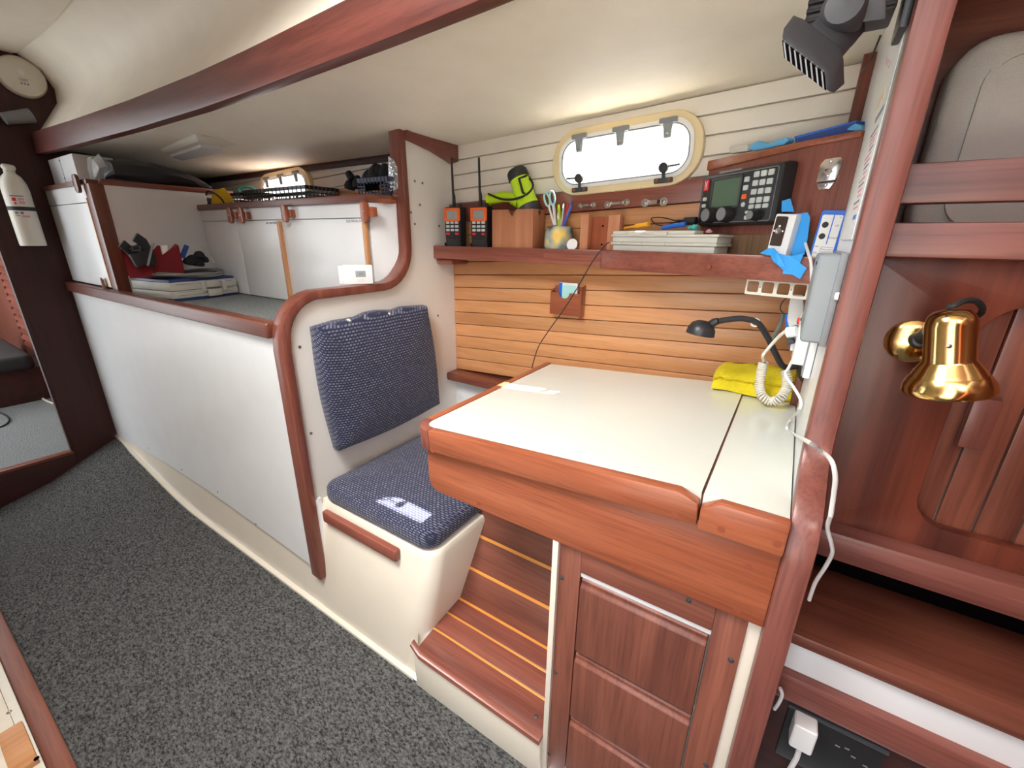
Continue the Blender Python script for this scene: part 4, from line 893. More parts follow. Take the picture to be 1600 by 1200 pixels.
# ---- security camera held by blue masking tape, standing on the deep fiddle
yv = (fl_a+(fl_b-fl_a)*.8)
CF = Vector((fl_b.x-.13, fl_b.y+.045, 0))
def oncam(px, py, off=0.0): return AP(px, py, (yv.x+n2.x*(.006+off), yv.y+n2.y*(.006+off), 0), (-d_.y, d_.x, 0))
k0, k1 = oncam(1196, 396), oncam(1243, 398); zc0, zc1 = zt_+.001, oncam(1225, 333).z
MC = frame((k0.x, k0.y, zc0), (math.cos(-.42), math.sin(-.42), 0), (-math.sin(-.42), math.cos(-.42), 0), (0, 0, 1))
WC = .041; HC = zc1-zc0
sc_ = thing('security_camera', 'white boxy security camera taped to the shelf edge', 'camera', (k0.x, k0.y, zc0))
lean = Matrix.Shear('XY', 4, (0, 0)); MC2 = MC @ Matrix.Rotation(math.radians(4), 4, 'Y')
MB(MC2).box(0, 0, .010, WC, .030, HC).build('housing', 'white_plastic', sc_, bevel=.004)
obox(MC2, 'base', 'white_plastic', sc_, (0, .0, 0), (WC, .030, .011), .0025)
MB(MC2).prism([(x, -.0008, z) for x, z in rrect(.0035, .020, WC*.66, HC-.005, .003)], (0, .002, 0)).build('lens_window', 'lens_glass', sc_)
lc = (WC*.33, -.0008, HC*.55+.004); MB(MC2).lathe(lc, (0, -1, 0), [(.0001, 0), (.006, 0), (.006, .001), (.0042, .0012), (.003, .0004), (.0001, .0004)], 16).build('lens', 'dull_steel', sc_)
for s in (-1, 1): MB(MC2).lathe((lc[0]+s*.0085, -.0008, lc[2]), (0, -1, 0), [(.0001, 0), (.002, 0), (.0001, .001)], 8).build('led', 'steel', sc_)
MB(MC2).lathe((lc[0], -.0008, lc[2]+.009), (0, -1, 0), [(.0001, 0), (.0028, 0), (.0001, .0012)], 8).build('led', 'steel', sc_)
# tape: strip behind/right of the camera and flap over the fiddle
tpz = thing('blue_tape', 'crumpled blue masking tape holding the white security camera', 'tape', (k1.x, k1.y, zc0))
def sheet(pts, nrm, name, th=.0006):
    MB().prism(pts, Vector(nrm)*th).build(name, 'blue_tape', tpz, smooth=False)
nn = Vector((n2.x, n2.y, 0))
q = [oncam(px, py, .016) for px, py in ((1243, 334), (1262, 332), (1266, 340), (1262, 372), (1257, 398), (1236, 398), (1238, 350))]
sheet(q, -nn, 'tape_strip')
q = [oncam(px, py, .028) for px, py in ((1222, 314), (1235, 310), (1241, 331), (1221, 331))]; sheet(q, -nn, 'tape_tab')
ff = Vector((fl_a.x, fl_a.y-.006, 0)); 
def onfid(px, py, off): return AP(px, py, (fl_a.x-n2.x*off, fl_a.y-.006-n2.y*off, 0), (-d_.y, d_.x, 0))
q = [onfid(*p) for p in ((1187, 396, .004), (1200, 388, .006), (1210, 388, .006), (1217, 396, .004), (1233, 400, .002), (1256, 396, .002), (1250, 411, .002), (1261, 419, .003), (1250, 436, .004), (1238, 429, .004), (1223, 428, .005), (1224, 422, .004), (1208, 408, .006), (1204, 399, .005))]
sheet(q, -nn, 'tape_flap', .0008)
q = [onfid(*p) for p in ((1205, 401, .008), (1212, 393, .012), (1220, 402, .009), (1228, 420, .006), (1216, 414, .010))]; sheet(q, -nn, 'tape_fold')
# ---- winch remote standing beside the camera
def onrem(px, py, off=0.0): return AP(px, py, (yv.x+n2.x*(.012+off), yv.y+n2.y*(.012+off), 0), (-d_.y, d_.x, 0))
r0, r1 = onrem(1264, 397), onrem(1304, 397); rt0 = onrem(1290, 328)
WR = (r1-r0).length*.98; HR = rt0.z-SHF; MM = frame((r0.x, r0.y, SHF), (d_.x, d_.y, 0), (n2.x, n2.y, 0), (0, 0, 1)) @ Matrix.Rotation(math.radians(3), 4, 'Y')
rm = thing('remote_control', 'blue and white winch remote with two black buttons', 'remote', (r0.x, r0.y, SHF))
MB(MM).prism([(x, 0, z) for x, z in rrect(0, 0, WR, HR, .006)], (0, .016, 0)).build('case', 'blue_plastic', rm, bevel=.002)
ZF = zt_-SHF
MB(MM).prism([(x, -.0012, z) for x, z in rrect(.004, .003, WR-.004, HR-.008, .003)], (0, .002, 0)).build('face', 'white_plastic', rm)
obox(MM, 'centre_line', 'blue_plastic', rm, (WR*.54, -.002, ZF+(HR-ZF)*.30), (WR*.58, 0, HR-.008), .0004)
for v in (.70, .46): MB(MM).lathe((WR*.30, -.0012, ZF+(HR-ZF)*v), (0, -1, 0), [(.0001, 0), (.0056, 0), (.005, .0015), (.0001, .002)], 18).build('button', 'black_rubber', rm)
def mt(u, v): return MM @ frame((WR*u, -.0014, ZF+(HR-ZF)*v), (1, 0, 0), (0, 0, 1), (0, -1, 0))
text('UP', 'ink_grey', rm, mt(.77, .69), .0048); text('DOWN', 'ink_grey', rm, mt(.77, .43), .0048); text('ON', 'ink_grey', rm, mt(.20, .24), .0042); text('OFF', 'ink_grey', rm, mt(.20, .10), .0042)
text('Power switch', 'ink_grey', rm, mt(.62, .19), .0034)
MB(MM).ring([(x, -.0014, z) for x, z in rrect(WR*.37, ZF+(HR-ZF)*.14, WR*.88, ZF+(HR-ZF)*.24, .0008, 2)], [(x, -.0014, z) for x, z in rrect(WR*.38, ZF+(HR-ZF)*.148, WR*.87, ZF+(HR-ZF)*.232, .0008, 2)], (0, .0004, 0)).build('switch_outline', 'ink_grey', rm)
MB(MM).lathe((WR*.82, -.0012, ZF+(HR-ZF)*.86), (0, -1, 0), [(.0001, 0), (.001, 0), (.0001, .0004)], 8).build('indicator', 'ink_grey', rm)
# ---- things on top of the radio panel
def behind(px, py, off=-.03): return onpanel(px, py, off)
g = thing('blue_folder', 'dark blue folder lying on top of the radio panel', 'folder', behind(1290, 215))
f0, f1, f2, f3 = behind(1241, 216), behind(1338, 190), behind(1345, 210), behind(1243, 228)
MB().prism([f0, f1, f2, f3], (-pn.x*.03, -pn.y*.03, 0)).build('cover', 'dark_blue', g, bevel=.002)
MB().prism([behind(1241, 213), behind(1338, 188), behind(1338, 191), behind(1241, 217)], (-pn.x*.03, -pn.y*.03, 0)).build('spine', 'blue_plastic', g, bevel=.001)
q = [behind(*p, -.018) for p in ((1168, 233), (1175, 224), (1184, 220), (1200, 224), (1215, 218), (1228, 214), (1233, 218), (1225, 226), (1180, 236))]
MB().prism(q, (-pn.x*.02, -pn.y*.02, 0)).build('blue_cloth', 'sky_blue', bevel=.004, label='light blue crumpled cloth on the radio panel top, left of the folder', cat='cloth')
q = [behind(*p, -.018) for p in ((1320, 203), (1335, 192), (1346, 196), (1348, 206))]
MB().prism(q, (-pn.x*.02, -pn.y*.02, 0)).build('blue_cloth', 'sky_blue', bevel=.004, label='light blue cloth corner at the right end of the folder', cat='cloth')
q = [behind(*p, -.018) for p in ((1139, 231), (1143, 228), (1168, 226), (1168, 236), (1141, 240))]
MB().prism(q, (-pn.x*.015, -pn.y*.015, 0)).build('plastic_case', 'pale_grey_plastic', bevel=.002, label='small grey plastic case on the left of the radio panel top', cat='case')

# ================================================================== ON AND NEAR THE AFT PARTITION
# four-gang cover frame under the deep fiddle
def onsw(px, py, off=0.0): return AP(px, py, (fl_a.x-n2.x*(off-.03), fl_a.y-n2.y*(off-.03), 0), (-d_.y, d_.x, 0))
w0, w1_, w2_, w3 = onsw(1169, 433), onsw(1267, 440), onsw(1166, 459), onsw(1245, 465)
zt0 = w0.z; zt1 = w1_.z; zb0 = w2_.z
MS = frame((w0.x, w0.y, zb0), (d_.x, d_.y, 0), (0, 0, 1), (d_.y, -d_.x, 0)); WS = (Vector((w1_.x, w1_.y))-Vector((w0.x, w0.y))).length; HS = zt0-zb0-.002
sw = thing('switch_frame', 'beige four-hole cover frame screwed under the shelf edge', 'frame', (w0.x, w0.y, zb0))
hole_w = WS/4
for i in range(4):
    MB(MS).ring([(x, y, 0) for x, y in rrect(i*hole_w, 0, (i+1)*hole_w, HS, .0006, 4)], [(x, y, 0) for x, y in rrect(i*hole_w+.0035, HS*.16, (i+1)*hole_w-.0035, HS*.84, .004, 4)], (0, 0, .004)).build('cell', 'offwhite_plastic', sw)
for u in (1, 3): MB(MS).lathe((hole_w*u, HS*.5, .004), (0, 0, 1), [(.0001, 0), (.002, 0), (.0001, .001)], 8).build('screw', 'dull_steel', sw)
for u in (.15, 1.1, 2.1): MB(MS).lathe((hole_w*u, HS*.08, .004), (0, 0, 1), [(.0001, 0), (.0025, 0), (.0001, .0012)], 8).build('stud', 'offwhite_plastic', sw)
# grey junction box on the partition
gb = thing('junction_box', 'grey plastic junction box on the partition by the post', 'box', AX(1290, 470, XR))
ga, gb2 = AX(1282, 408, XR-.03), AX(1280, 530, XR-.03)
yg0, yg1 = .745, .905; zg1, zg0 = 1.185, 1.062
MB().box(XR-.034, yg0, zg0, XR-.001, yg1, zg1).build('cover', 'grey_plastic', gb, bevel=.006, seg=3)
box('rim', 'mid_grey', gb, (XR-.010, yg0-.003, zg0-.003), (XR-.001, yg1+.003, zg1+.003), .002)
for yy, zz in ((yg0+.012, zg1-.012), (yg1-.012, zg1-.012), (yg1-.012, zg0+.012)): screw((XR-.034, yy, zz), (-1, 0, 0), gb, .003, 'dark_grey')
# white sockets behind and below the grey box
ws = thing('power_outlet', 'white double outlet block under the grey junction box', 'outlet', (XR, .98, .98))
box('block', 'white_plastic', ws, (XR-.034, .925, .985), (XR-.001, 1.0, 1.075), .004)
box('back_plate', 'white_plastic', ws, (XR-.012, .915, .965), (XR-.001, 1.02, 1.06), .002)
box('seam', 'mid_grey', ws, (XR-.0145, .918, .968), (XR-.0118, 1.016, 1.056), 0)
MB().lathe((XR-.035, .965, 1.06), (-1, 0, 0), [(.0001, 0), (.006, 0), (.006, .003), (.0001, .004)], 10).build('red_lamp', 'red_plastic', ws)
MB().tube([(XR-.036, .94, 1.045), (XR-.050, .945, 1.04)], .010, 10).build('adapter_plug', 'white_plastic', ws)
for k_ in range(3): MB().tube([(XR-.036, .948+k_*.012, 1.025), (XR-.046, .95+k_*.012, 1.020)], .0045, 8).build('black_connector', 'dark_grey', ws)
# spray bottle hanging in the corner: white upper, blue lower
def onb(px, py, y=1.16): return AY(px, py, y)
bb = thing('cleaner_bottle', 'white and blue spray bottle hanging in the desk corner', 'bottle', onb(1243, 548))
bt_, bm2, bl = onb(1243, 462), onb(1240, 500), onb(1242, 546)
MB().loft([[onb(px, py, 1.16+dy) for px, py, dy in ((x0_, y_, 0), (x1_, y_, 0), (x1_, y_, .03), (x0_, y_, .03))] for x0_, x1_, y_ in ((1236, 1255, 460), (1232, 1256, 478), (1230, 1254, 500), (1234, 1252, 516))]).build('trigger_head', 'white_plastic', bb, bevel=.004)
MB().loft([[onb(px, py, 1.165+dy) for px, py, dy in ((x0_, y_, 0), (x1_, y_, 0), (x1_, y_, .03), (x0_, y_, .03))] for x0_, x1_, y_ in ((1226, 1240, 490), (1227, 1245, 510), (1231, 1250, 530), (1235, 1255, 544), (1238, 1252, 549))]).build('bottle_body', 'blue_plastic', bb, bevel=.004)
MB().tube(smooth_path([onb(1238, 460, 1.15), onb(1224, 470, 1.15), onb(1219, 482, 1.15), onb(1224, 490, 1.155)], 5), .0012, 5).build('hang_loop', 'black_rubber', bb)
# grey cable behind
MB().tube(smooth_path([onb(1224, 490, 1.19), onb(1218, 510, 1.19), onb(1208, 528, 1.20), onb(1203, 545, 1.22)], 5), .005, 8).build('grey_cable', 'cable_grey', label='short grey cable between spray bottle and teak slats', cat='cable')
# gooseneck lamp
gl = thing('gooseneck_lamp', 'black gooseneck chart lamp with domed head over the desk', 'lamp', (XR-.004, 1.05, .90))
bp = AY(1243, 572, 1.10); bp.x = XR
MB().lathe((XR-.0005, bp.y, bp.z), (-1, 0, 0), [(.0001, 0), (.030, 0), (.030, .004), (.022, .012), (.012, .016), (.0001, .017)], 20).build('wall_base', 'black_plastic', gl)
LY = bp.y
pth = smooth_path([(XR-.016, LY, bp.z), AY(1225, 573, LY-.01), AY(1212, 553, LY-.03), AY(1200, 528, LY-.05), AY(1184, 505, LY-.07), AY(1162, 498, LY-.08), AY(1140, 499, LY-.09), AY(1122, 502, LY-.10)], 7)
MB().tube(pth, .0062, 10).build('neck', 'black_rubber', gl)
sh_ = AY(1098, 514, LY-.11); sc0 = AY(1117, 503, LY-.10)
MB().tube([pth[-1], sc0, sh_+Vector((.006, 0, .004))], [.0075, .0085, .009], 10).build('socket', 'black_plastic', gl)
MB().lathe(sh_+Vector((0, 0, .018)), (-.12, -.05, -1), [(.0001, 0), (.012, .001), (.022, .007), (.028, .018), (.0295, .030), (.028, .030), (.020, .012), (.0001, .006)], 24).build('shade', 'black_plastic', gl)
MB().lathe(sh_+Vector((0, 0, .006)), (-.12, -.05, -1), [(.0001, 0), (.010, .004), (.011, .012), (.0001, .018)], 12).build('bulb', 'lens_white', gl)
tz = AY(1180, 504, LY-.072); t_ = MB().tube([tz+Vector((.007*math.cos(a), .002*math.cos(a), .008*math.sin(a))) for a in [2*PI*i/12 for i in range(13)]], .0022, 6).build('cable_tie', 'offwhite_plastic', gl)
# yellow towel folded on the desk
zt0 = .853
tw = MB(); rows = []
A0, B0 = AZ(1108, 588, .905), AZ(1240, 590, .92)
lay = []
x_l, x_r = AZ(1108, 612, zt0).x, XR-.006
y_f = AZ(1170, 618, zt0).y
random.seed(3)
outl = [(-.0, .0), (.0, .014), (.01, .022), (.0, .027), (.004, .036), (.024, .044), (.07, .046), (.11, .040), (.125, .02), (.122, .002), (.08, .0), (.03, -.0)]
for i in range(15):
    t = i/14; x = x_l+(x_r-x_l)*t; s = 1-.12*math.sin(t*7)*.3-(.25*(t < .05))+.1*math.sin(t*3.1)
    rows.append([(x+.003*math.sin(9*dy+i), y_f+dy+.006*math.sin(t*9+dz*60), zt0+.0015+max(0, dz*s*1.15)+(.002*math.sin(i*1.7+dy*90) if dz > .01 else 0)) for dy, dz in outl])
tw.loft(rows).build('towel', 'yellow_cloth', label='yellow microfibre towel folded on the desk in the corner', cat='towel', angle=1.3)
# cream coiled microphone cord
yk = AZ(1205, 628, .866).y
cc_ = smooth_path([AY(1193, 566, yk+.03), AY(1189, 585, yk+.03), AY(1187, 605, yk+.02), AY(1192, 620, yk+.005), AZ(1205, 627, .866), AY(1219, 622, yk+.005), AY(1228, 608, yk+.02), AY(1230, 592, yk+.03), AY(1226, 578, yk+.035)], 12)
# resample by length and wind a helix about the path
Lp = [0]
for a, b in zip(cc_, cc_[1:]): Lp.append(Lp[-1]+(b-a).length)
def at_len(s):
    for i in range(len(Lp)-1):
        if Lp[i+1] >= s: t = (s-Lp[i])/max(1e-6, Lp[i+1]-Lp[i]); return cc_[i]+(cc_[i+1]-cc_[i])*t, (cc_[i+1]-cc_[i]).normalized()
    return cc_[-1], (cc_[-1]-cc_[-2]).normalized()
turns = 40; npt = turns*12; hel = []; up_ = Vector((0, 1, 0))
for i in range(npt+1):
    p, t = at_len(Lp[-1]*i/npt); a = up_-t*up_.dot(t); a.normalize(); b = t.cross(a); up_ = a; an = 2*PI*turns*i/npt
    hel.append(p+(a*math.cos(an)+b*math.sin(an))*.0085)
cdx = thing('coiled_cord', 'cream coiled cord looped on the desk in front of the towel', 'cord', cc_[len(cc_)//2])
MB().tube(hel, .0021, 6).build('coil', 'cord_cream', cdx)
MB().tube(smooth_path([hel[0], AY(1192, 556, 1.03), AY(1200, 545, 1.04), AY(1215, 528, 1.03), AY(1230, 516, 1.03), AX(1245, 512, XR-.03)], 6), .0034, 8).build('straight_lead', 'cord_cream', cdx)
MB().tube([AY(1229, 517, 1.03), AY(1246, 511, 1.02)], .0055, 10).build('strain_relief', 'mid_grey', cdx)
# white charging cable: camera -> down -> post -> floor
cab = [oncam(1258, 378, .02), oncam(1263, 396, -.006), onfid(1267, 410, .012), AY(1268, 440, 1.02), AY(1266, 470, 1.0), AY(1256, 505, .985), AY(1247, 530, .98), AY(1244, 550, .975), AY(1232, 575, .96), AY(1227, 585, .95), AY(1240, 605, .93), AY(1251, 625, .91), AY(1249, 640, .90), AZ(1236, 655, .858), AZ(1229, 668, .858), AZ(1240, 678, .858), AX(1262, 690, .046), AY(1283, 705, .62), AY(1299, 720, .575), AY(1305, 745, .57), AY(1303, 770, .575), AY(1298, 805, .58)]
wc = thing('white_cable', 'white charging cable draped from the camera over the desk and post', 'cable', (XR, .9, .86))
MB().tube(smooth_path(cab, 6), .0027, 8).build('lead', 'cable_white', wc)
MB().tube(smooth_path([AY(1298, 805, .60), AY(1293, 825, .62), AY(1299, 850, .63), AY(1300, 865, .64), AY(1290, 885, .65), AY(1274, 910, .66), AY(1264, 938, .66)], 6), .0026, 8).build('lower_lead', 'cable_white', wc)
MB().tube(smooth_path([AY(1219, 1075, .64), AY(1222, 1085, .64), AY(1217, 1098, .64), AY(1210, 1108, .645)], 5), .0026, 8).build('end_loop', 'cable_white', wc)
MB().tube([AY(1243, 528, .972), AY(1240, 548, .968)], .0062, 8).build('plug', 'white_plastic', wc)
# paper notices on the partition near the post
pp = thing('notice', 'printed paper notice stuck to the partition beside the post', 'paper', AX(1340, 330, XR-.001))
ya, yb2, za, zb3 = .765, 1.03, 1.205, 1.50
box('sheet', 'paper', pp, (XR-.0016, ya, za), (XR-.0006, yb2-.03, zb3), 0)
for i in range(14):
    z = 1.345-i*.0075; mat = 'ink_pink' if i % 3 else 'ink_grey'; box('text_line', mat, pp, (XR-.0021, ya+.03, z), (XR-.0016, ya+.11-(i % 4)*.012, z+.0028), 0)
box('heading', 'ink_grey', pp, (XR-.0021, ya+.02, 1.362), (XR-.0016, ya+.10, 1.369), 0); box('footer', 'blue_plastic', pp, (XR-.0021, ya+.02, 1.232), (XR-.0016, ya+.06, 1.238), 0)
box('tape_corner', 'window_cream', pp, (XR-.0022, ya+.06, 1.385), (XR-.0016, ya+.13, 1.398), 0)
for i in range(3): box('mark', 'ink_pink', pp, (XR-.0021, .86+i*.035, 1.43+i*.012), (XR-.0016, .868+i*.035, 1.437+i*.012), 0)
# black cabin fan with grille
fn = thing('cabin_fan', 'black swivel cabin fan with slotted front near the ceiling', 'fan', AY(1320, 60, .70))
g0, g1, g2, g3 = AY(1222, 58, .60), AY(1292, 112, .60), AY(1288, 145, .60), AY(1226, 92, .60)
ux = (g1-g0).normalized(); hv = (g3-g0); HG0 = hv.length; hv.normalize(); nf = ux.cross(hv).normalized()
if nf.y > 0: nf = -nf
WG = (g1-g0).length; MF = frame(g0, ux, hv, nf); HG = HG0
# axis of the body runs back-up from the mouth
back = (AY(1330, 20, .69)-AY(1260, 95, .60)).normalized()
def quad(c, w_, h_): return [c+ux*(-w_/2)+hv*(-h_/2), c+ux*(w_/2)+hv*(-h_/2), c+ux*(w_/2)+hv*(h_/2), c+ux*(-w_/2)+hv*(h_/2)]
cm = (g0+g1+g2+g3)/4
side = back-ux*back.dot(ux)
MB().loft([quad(cm, WG*1.02, HG*.95), quad(cm+back*.010, WG*1.12, HG*1.35), quad(cm+back*.036, WG*1.14, HG*1.6), quad(cm+back*.048, WG*.80, HG*1.2)]).build('hood', 'dark_grey', fn, bevel=.007)
MB().loft([quad(cm+back*.046, WG*.58, HG*1.1), quad(cm+back*.13, WG*.56, HG*1.1)]).build('body', 'dark_grey', fn, bevel=.005)
for i in range(8):
    c = cm-back*.0015+ux*(WG*(-.42+i*.12)); MB().loft([quad(c, WG*.035, HG*.8), quad(c+back*.004, WG*.035, HG*.8)]).build('grille_bar', 'mid_grey' if i % 2 else 'grey_plastic', fn)
MB().loft([quad(cm-back*.001, WG*.94, HG*.80), quad(cm+back*.0, WG*.94, HG*.80)]).build('mouth', 'void', fn)
jn = AY(1318, 14, .655); MB().lathe(jn, (0, -1, 0.05), [(.0001, -.06), (.021, -.06), (.021, .004), (.017, .010), (.0001, .013)], 20).build('pivot_knob', 'dark_grey', fn)
MB().loft([[AY(px, py, .68+dy) for px, py, dy in ((1300, a, 0), (1300, b, 0), (1300, b, .03), (1300, a, .03))] if False else [AY(x_, a, .675), AY(x_, b, .675), AY(x_, b, .70), AY(x_, a, .70)] for x_, a, b in ((1298, 26, 42), (1340, -10, 36), (1385, -25, 30))]).build('yoke', 'dark_grey', fn, bevel=.003)
box('mount_rail', 'black_plastic', fn, (XR-.105, .74, 1.455), (XR-.016, .80, 1.50), .004)
for i in range(5): box('rail_rib', 'black_rubber', fn, (XR-.105, .735, 1.458+i*.009), (XR-.018, .741, 1.462+i*.009), .001)
box('mount_plate', 'black_plastic', fn, (XR-.010, .74, 1.435), (XR-.001, .80, 1.53), .003)
MB().tube(smooth_path([AX(1376, 55, XR-.015), AX(1366, 80, XR-.018), AX(1358, 98, XR-.020), AX(1346, 112, XR-.024)], 4), .0016, 6).build('wire', 'black_rubber', fn)
# ================================================================== COMPANIONWAY SIDE
# brass lamp
bl_ = thing('brass_lamp', 'polished brass swivel lamp on the mahogany panel', 'lamp', AY(1440, 530, YC-.002))
c = AY(1424, 533, YC-.001); MB().lathe(c, (0, -1, 0), [(.0001, 0), (.030, 0), (.029, .006), (.020, .012), (.0001, .013)], 24).build('wall_plate', 'brass', bl_)
lt, lb = AY(1486, 482, YC-.078), AY(1480, 615, YC-.085); axl = (AY(1480, 612, YC-.075)-AY(1487, 482, YC-.075)); Hl = axl.length; axl.normalize(); LS = Hl/.1155
ctr = AY(1487, 483, YC-.075)
MB().lathe(ctr, axl, [(r_*LS, h_*LS) for r_, h_ in [(.0001, 0), (.010, .000), (.018, .003), (.024, .010), (.0265, .020), (.027, .068), (.0285, .071), (.036, .083), (.040, .090)]], 32, cap=False).build('lamp_cap', 'brass', bl_)
MB().lathe(ctr, axl, [(r_*LS, h_*LS) for r_, h_ in [(.040, .089), (.0415, .091), (.0475, .103), (.049, .111), (.0475, .115), (.044, .1155), (.040, .092)]], 32, cap=False).build('lamp_shade', 'brass', bl_)
MB().lathe(ctr+axl*.05, axl, [(r_*LS, h_*LS) for r_, h_ in [(.0001, 0), (.018, .0), (.02, .03), (.0001, .046)]], 16).build('bulb', 'lens_white', bl_)
sw_ = AY(1426, 522, YC-.025); MB().tube([c+Vector((.006, -.010, .004)), ctr+axl*.03+Vector((-.015, .01, 0))], .010, 12).build('swivel_arm', 'dark_grey', bl_)
MB().lathe(c+Vector((.004, -.022, .006)), (-.1, -1, .1), [(.0001, -.012), (.011, -.012), (.012, 0), (.008, .008), (.0001, .010)], 16).build('swivel_knob', 'dark_grey', bl_)
for q in ((-.016, -.010), (.018, -.018)): screw(c+Vector((q[0], -.009, q[1])), (0, -1, 0), bl_, .0035, 'dull_steel')
cz = ctr+Vector((-.004, 0, .002)); MB().tube(smooth_path([cz, AY(1492, 477, YC-.078), AY(1508, 470, YC-.07), AY(1526, 471, YC-.06), AY(1535, 482, YC-.05), AY(1530, 492, YC-.035), AY(1516, 497, YC-.02)], 6), .0035, 8).build('flex', 'black_rubber', bl_)
MB().lathe(AY(1483, 541, YC-.099), (0, -1, 0), [(.0001, 0), (.003, 0), (.0001, .001)], 8).build('cap_screw', 'dull_steel', bl_)
# cream squab behind the rails
q0, q1 = AY(1455, 60, 1.02), AY(1432, 340, 1.02)
x_ = (q0.x+q1.x)/2
sq = thing('squab_cushion', 'cream fabric squab stowed behind the mahogany rails', 'cushion', (.5, 1.03, z_lb+.017))
o = rrect(AY(1420, 345, 1.0).x, z_lb+.018, .92, AY(1560, 45, 1.0).z, .05, 6); den = []
for i in range(len(o)):
    a, b = Vector(o[i]), Vector(o[(i+1) % len(o)]); k_ = max(1, int((b-a).length/.05))
    for j in range(k_): den.append(tuple(a+(b-a)*j/k_))
MB().loft(slab(den, -1.085, -1.01, .018, .014, to3=lambda x, z, y: (x, -y, z))).build('pad', 'cushion_cream', sq, angle=1.2)
ri = [(.0, .0)]
xs0, zs1 = AY(1440, 345, 1.0).x+.012, AY(1560, 45, 1.0).z-.03
MB().ring([(x, 1.001, z) for x, z in rrect(xs0+.01, z_lb+.045, .89, zs1, .04, 6)], [(x, 1.001, z) for x, z in rrect(xs0+.014, z_lb+.049, .886, zs1-.004, .038, 6)], (0, .006, 0)).build('seam', 'cushion_cream', sq)
# black outlet panel with white charger
oa, ob = AY(1235, 1105, YL-.001), AY(1380, 1165, YL-.001)
zt1 = zl(1300, 1126, YL-.003); zb1 = zl(1300, 1195, YL-.003); xo0 = AY(1226, 1120, YL).x; xo1 = AY(1378, 1180, YL).x
op = thing('outlet_panel', 'black recessed power panel below the companionway step', 'outlet', ((xo0+xo1)/2, YL, zb1-.03))
box('panel', 'black_plastic', op, (xo0, YL-.010, zb1-.03), (xo1, YL-.0005, zt1), .002)
box('upper_lip', 'dark_grey', op, (xo0-.002, YL-.014, zt1-.004), (xo1+.002, YL-.001, zt1+.002), .001)
for i, (u, v) in enumerate(((.55, .018), (.64, .014), (.72, .024), (.85, .030))): box('slot', 'mid_grey', op, (xo0+(xo1-xo0)*u, YL-.0108, zt1-.02-v), (xo0+(xo1-xo0)*u+.006, YL-.0095, zt1-.018-v), 0)
cg = thing('usb_charger', 'white usb charger plugged into the black power panel', 'charger', AY(1255, 1180, YL-.03))
ca, cb = AY(1242, 1130, YL-.04), AY(1272, 1185, YL-.04)
box('charger_body', 'white_plastic', cg, (ca.x, YL-.042, cb.z), (cb.x-.004, YL-.011, ca.z), .005, seg=3)
MB().tube([((ca.x+cb.x)/2, YL-.028, cb.z+.002), ((ca.x+cb.x)/2, YL-.030, cb.z-.03), ((ca.x+cb.x)/2-.01, YL-.032, cb.z-.12)], .004, 8).build('lead', 'cable_white', cg)
# ================================================================== CEILING AND BULKHEAD FITTINGS
# dome light on the side deck
dl = thing('ceiling_light', 'cream trapezoid dome light on the ceiling above the berth', 'light', AZ(318, 222, 1.566))
ZL = 1.566
def cl_(px, py, z=ZL): return AZ(px, py, z)
Pt = [cl_(250, 229), cl_(305, 207), cl_(374, 212), cl_(384, 218), cl_(376, 234), cl_(300, 248)]
cen = sum(Pt, Vector())/6
MB().loft([[p for p in Pt], [p-Vector((0, 0, .016)) for p in Pt], [cen+(p-cen)*.93-Vector((0, 0, .028)) for p in Pt]]).build('housing', 'offwhite_plastic', dl, bevel=.003)
Pl = [cl_(262, 231), cl_(310, 213), cl_(345, 216), cl_(340, 238), cl_(300, 244)]
c2_ = sum(Pl, Vector())/5
MB().loft([[p-Vector((0, 0, .026)) for p in Pl], [c2_+(p-c2_)*.95-Vector((0, 0, .038)) for p in Pl]]).build('diffuser', 'lens_white', dl, bevel=.003)
s_ = cl_(352, 222); box('rocker_switch', 'white_plastic', dl, (s_.x-.018, s_.y-.010, ZL-.034), (s_.x+.018, s_.y+.010, ZL-.026), .002)
# smoke detector on the bulkhead
sd = thing('smoke_detector', 'round off-white alarm on the dark bulkhead near the headliner', 'alarm', AX(33, 121, XB+.001))
c = AX(33, 121, XB+.001); MB().lathe(c, (1, 0, 0), [(.0001, 0), (.078, 0), (.078, .012), (.072, .024), (.060, .030), (.0001, .033)], 32).build('case', 'offwhite_plastic', sd)
MB().lathe(c+Vector((.030, -.004, .012)), (1, 0, 0), [(.0001, 0), (.012, 0), (.012, .004), (.0001, .005)], 16).build('test_button', 'white_plastic', sd)
text('TEST', 'ink_grey', sd, frame(c+Vector((.0335, -.002, -.016)), (0, 1, 0), (0, 0, 1), (1, 0, 0)), .014)
for yy in (-.014, -.004, .006): box('vent_mark', 'ink_grey', sd, (c.x+.0318, c.y+yy, c.z-.032), (c.x+.0326, c.y+yy+.006, c.z-.026), 0)
# reading light bracket on the bulkhead
rl = thing('bulkhead_spot', 'small black and clear spotlight high on the dark bulkhead', 'light', AX(18, 186, XB))
c = AX(20, 185, XB+.001); MB().tube([c+Vector((0, -.02, -.015)), c+Vector((.03, -.02, -.01))], .014, 12).build('bracket', 'black_plastic', rl)
MB().tube([c+Vector((.035, -.035, -.012)), c+Vector((.035, .055, .018))], [.022, .028], 16).build('head', 'mid_grey', rl)
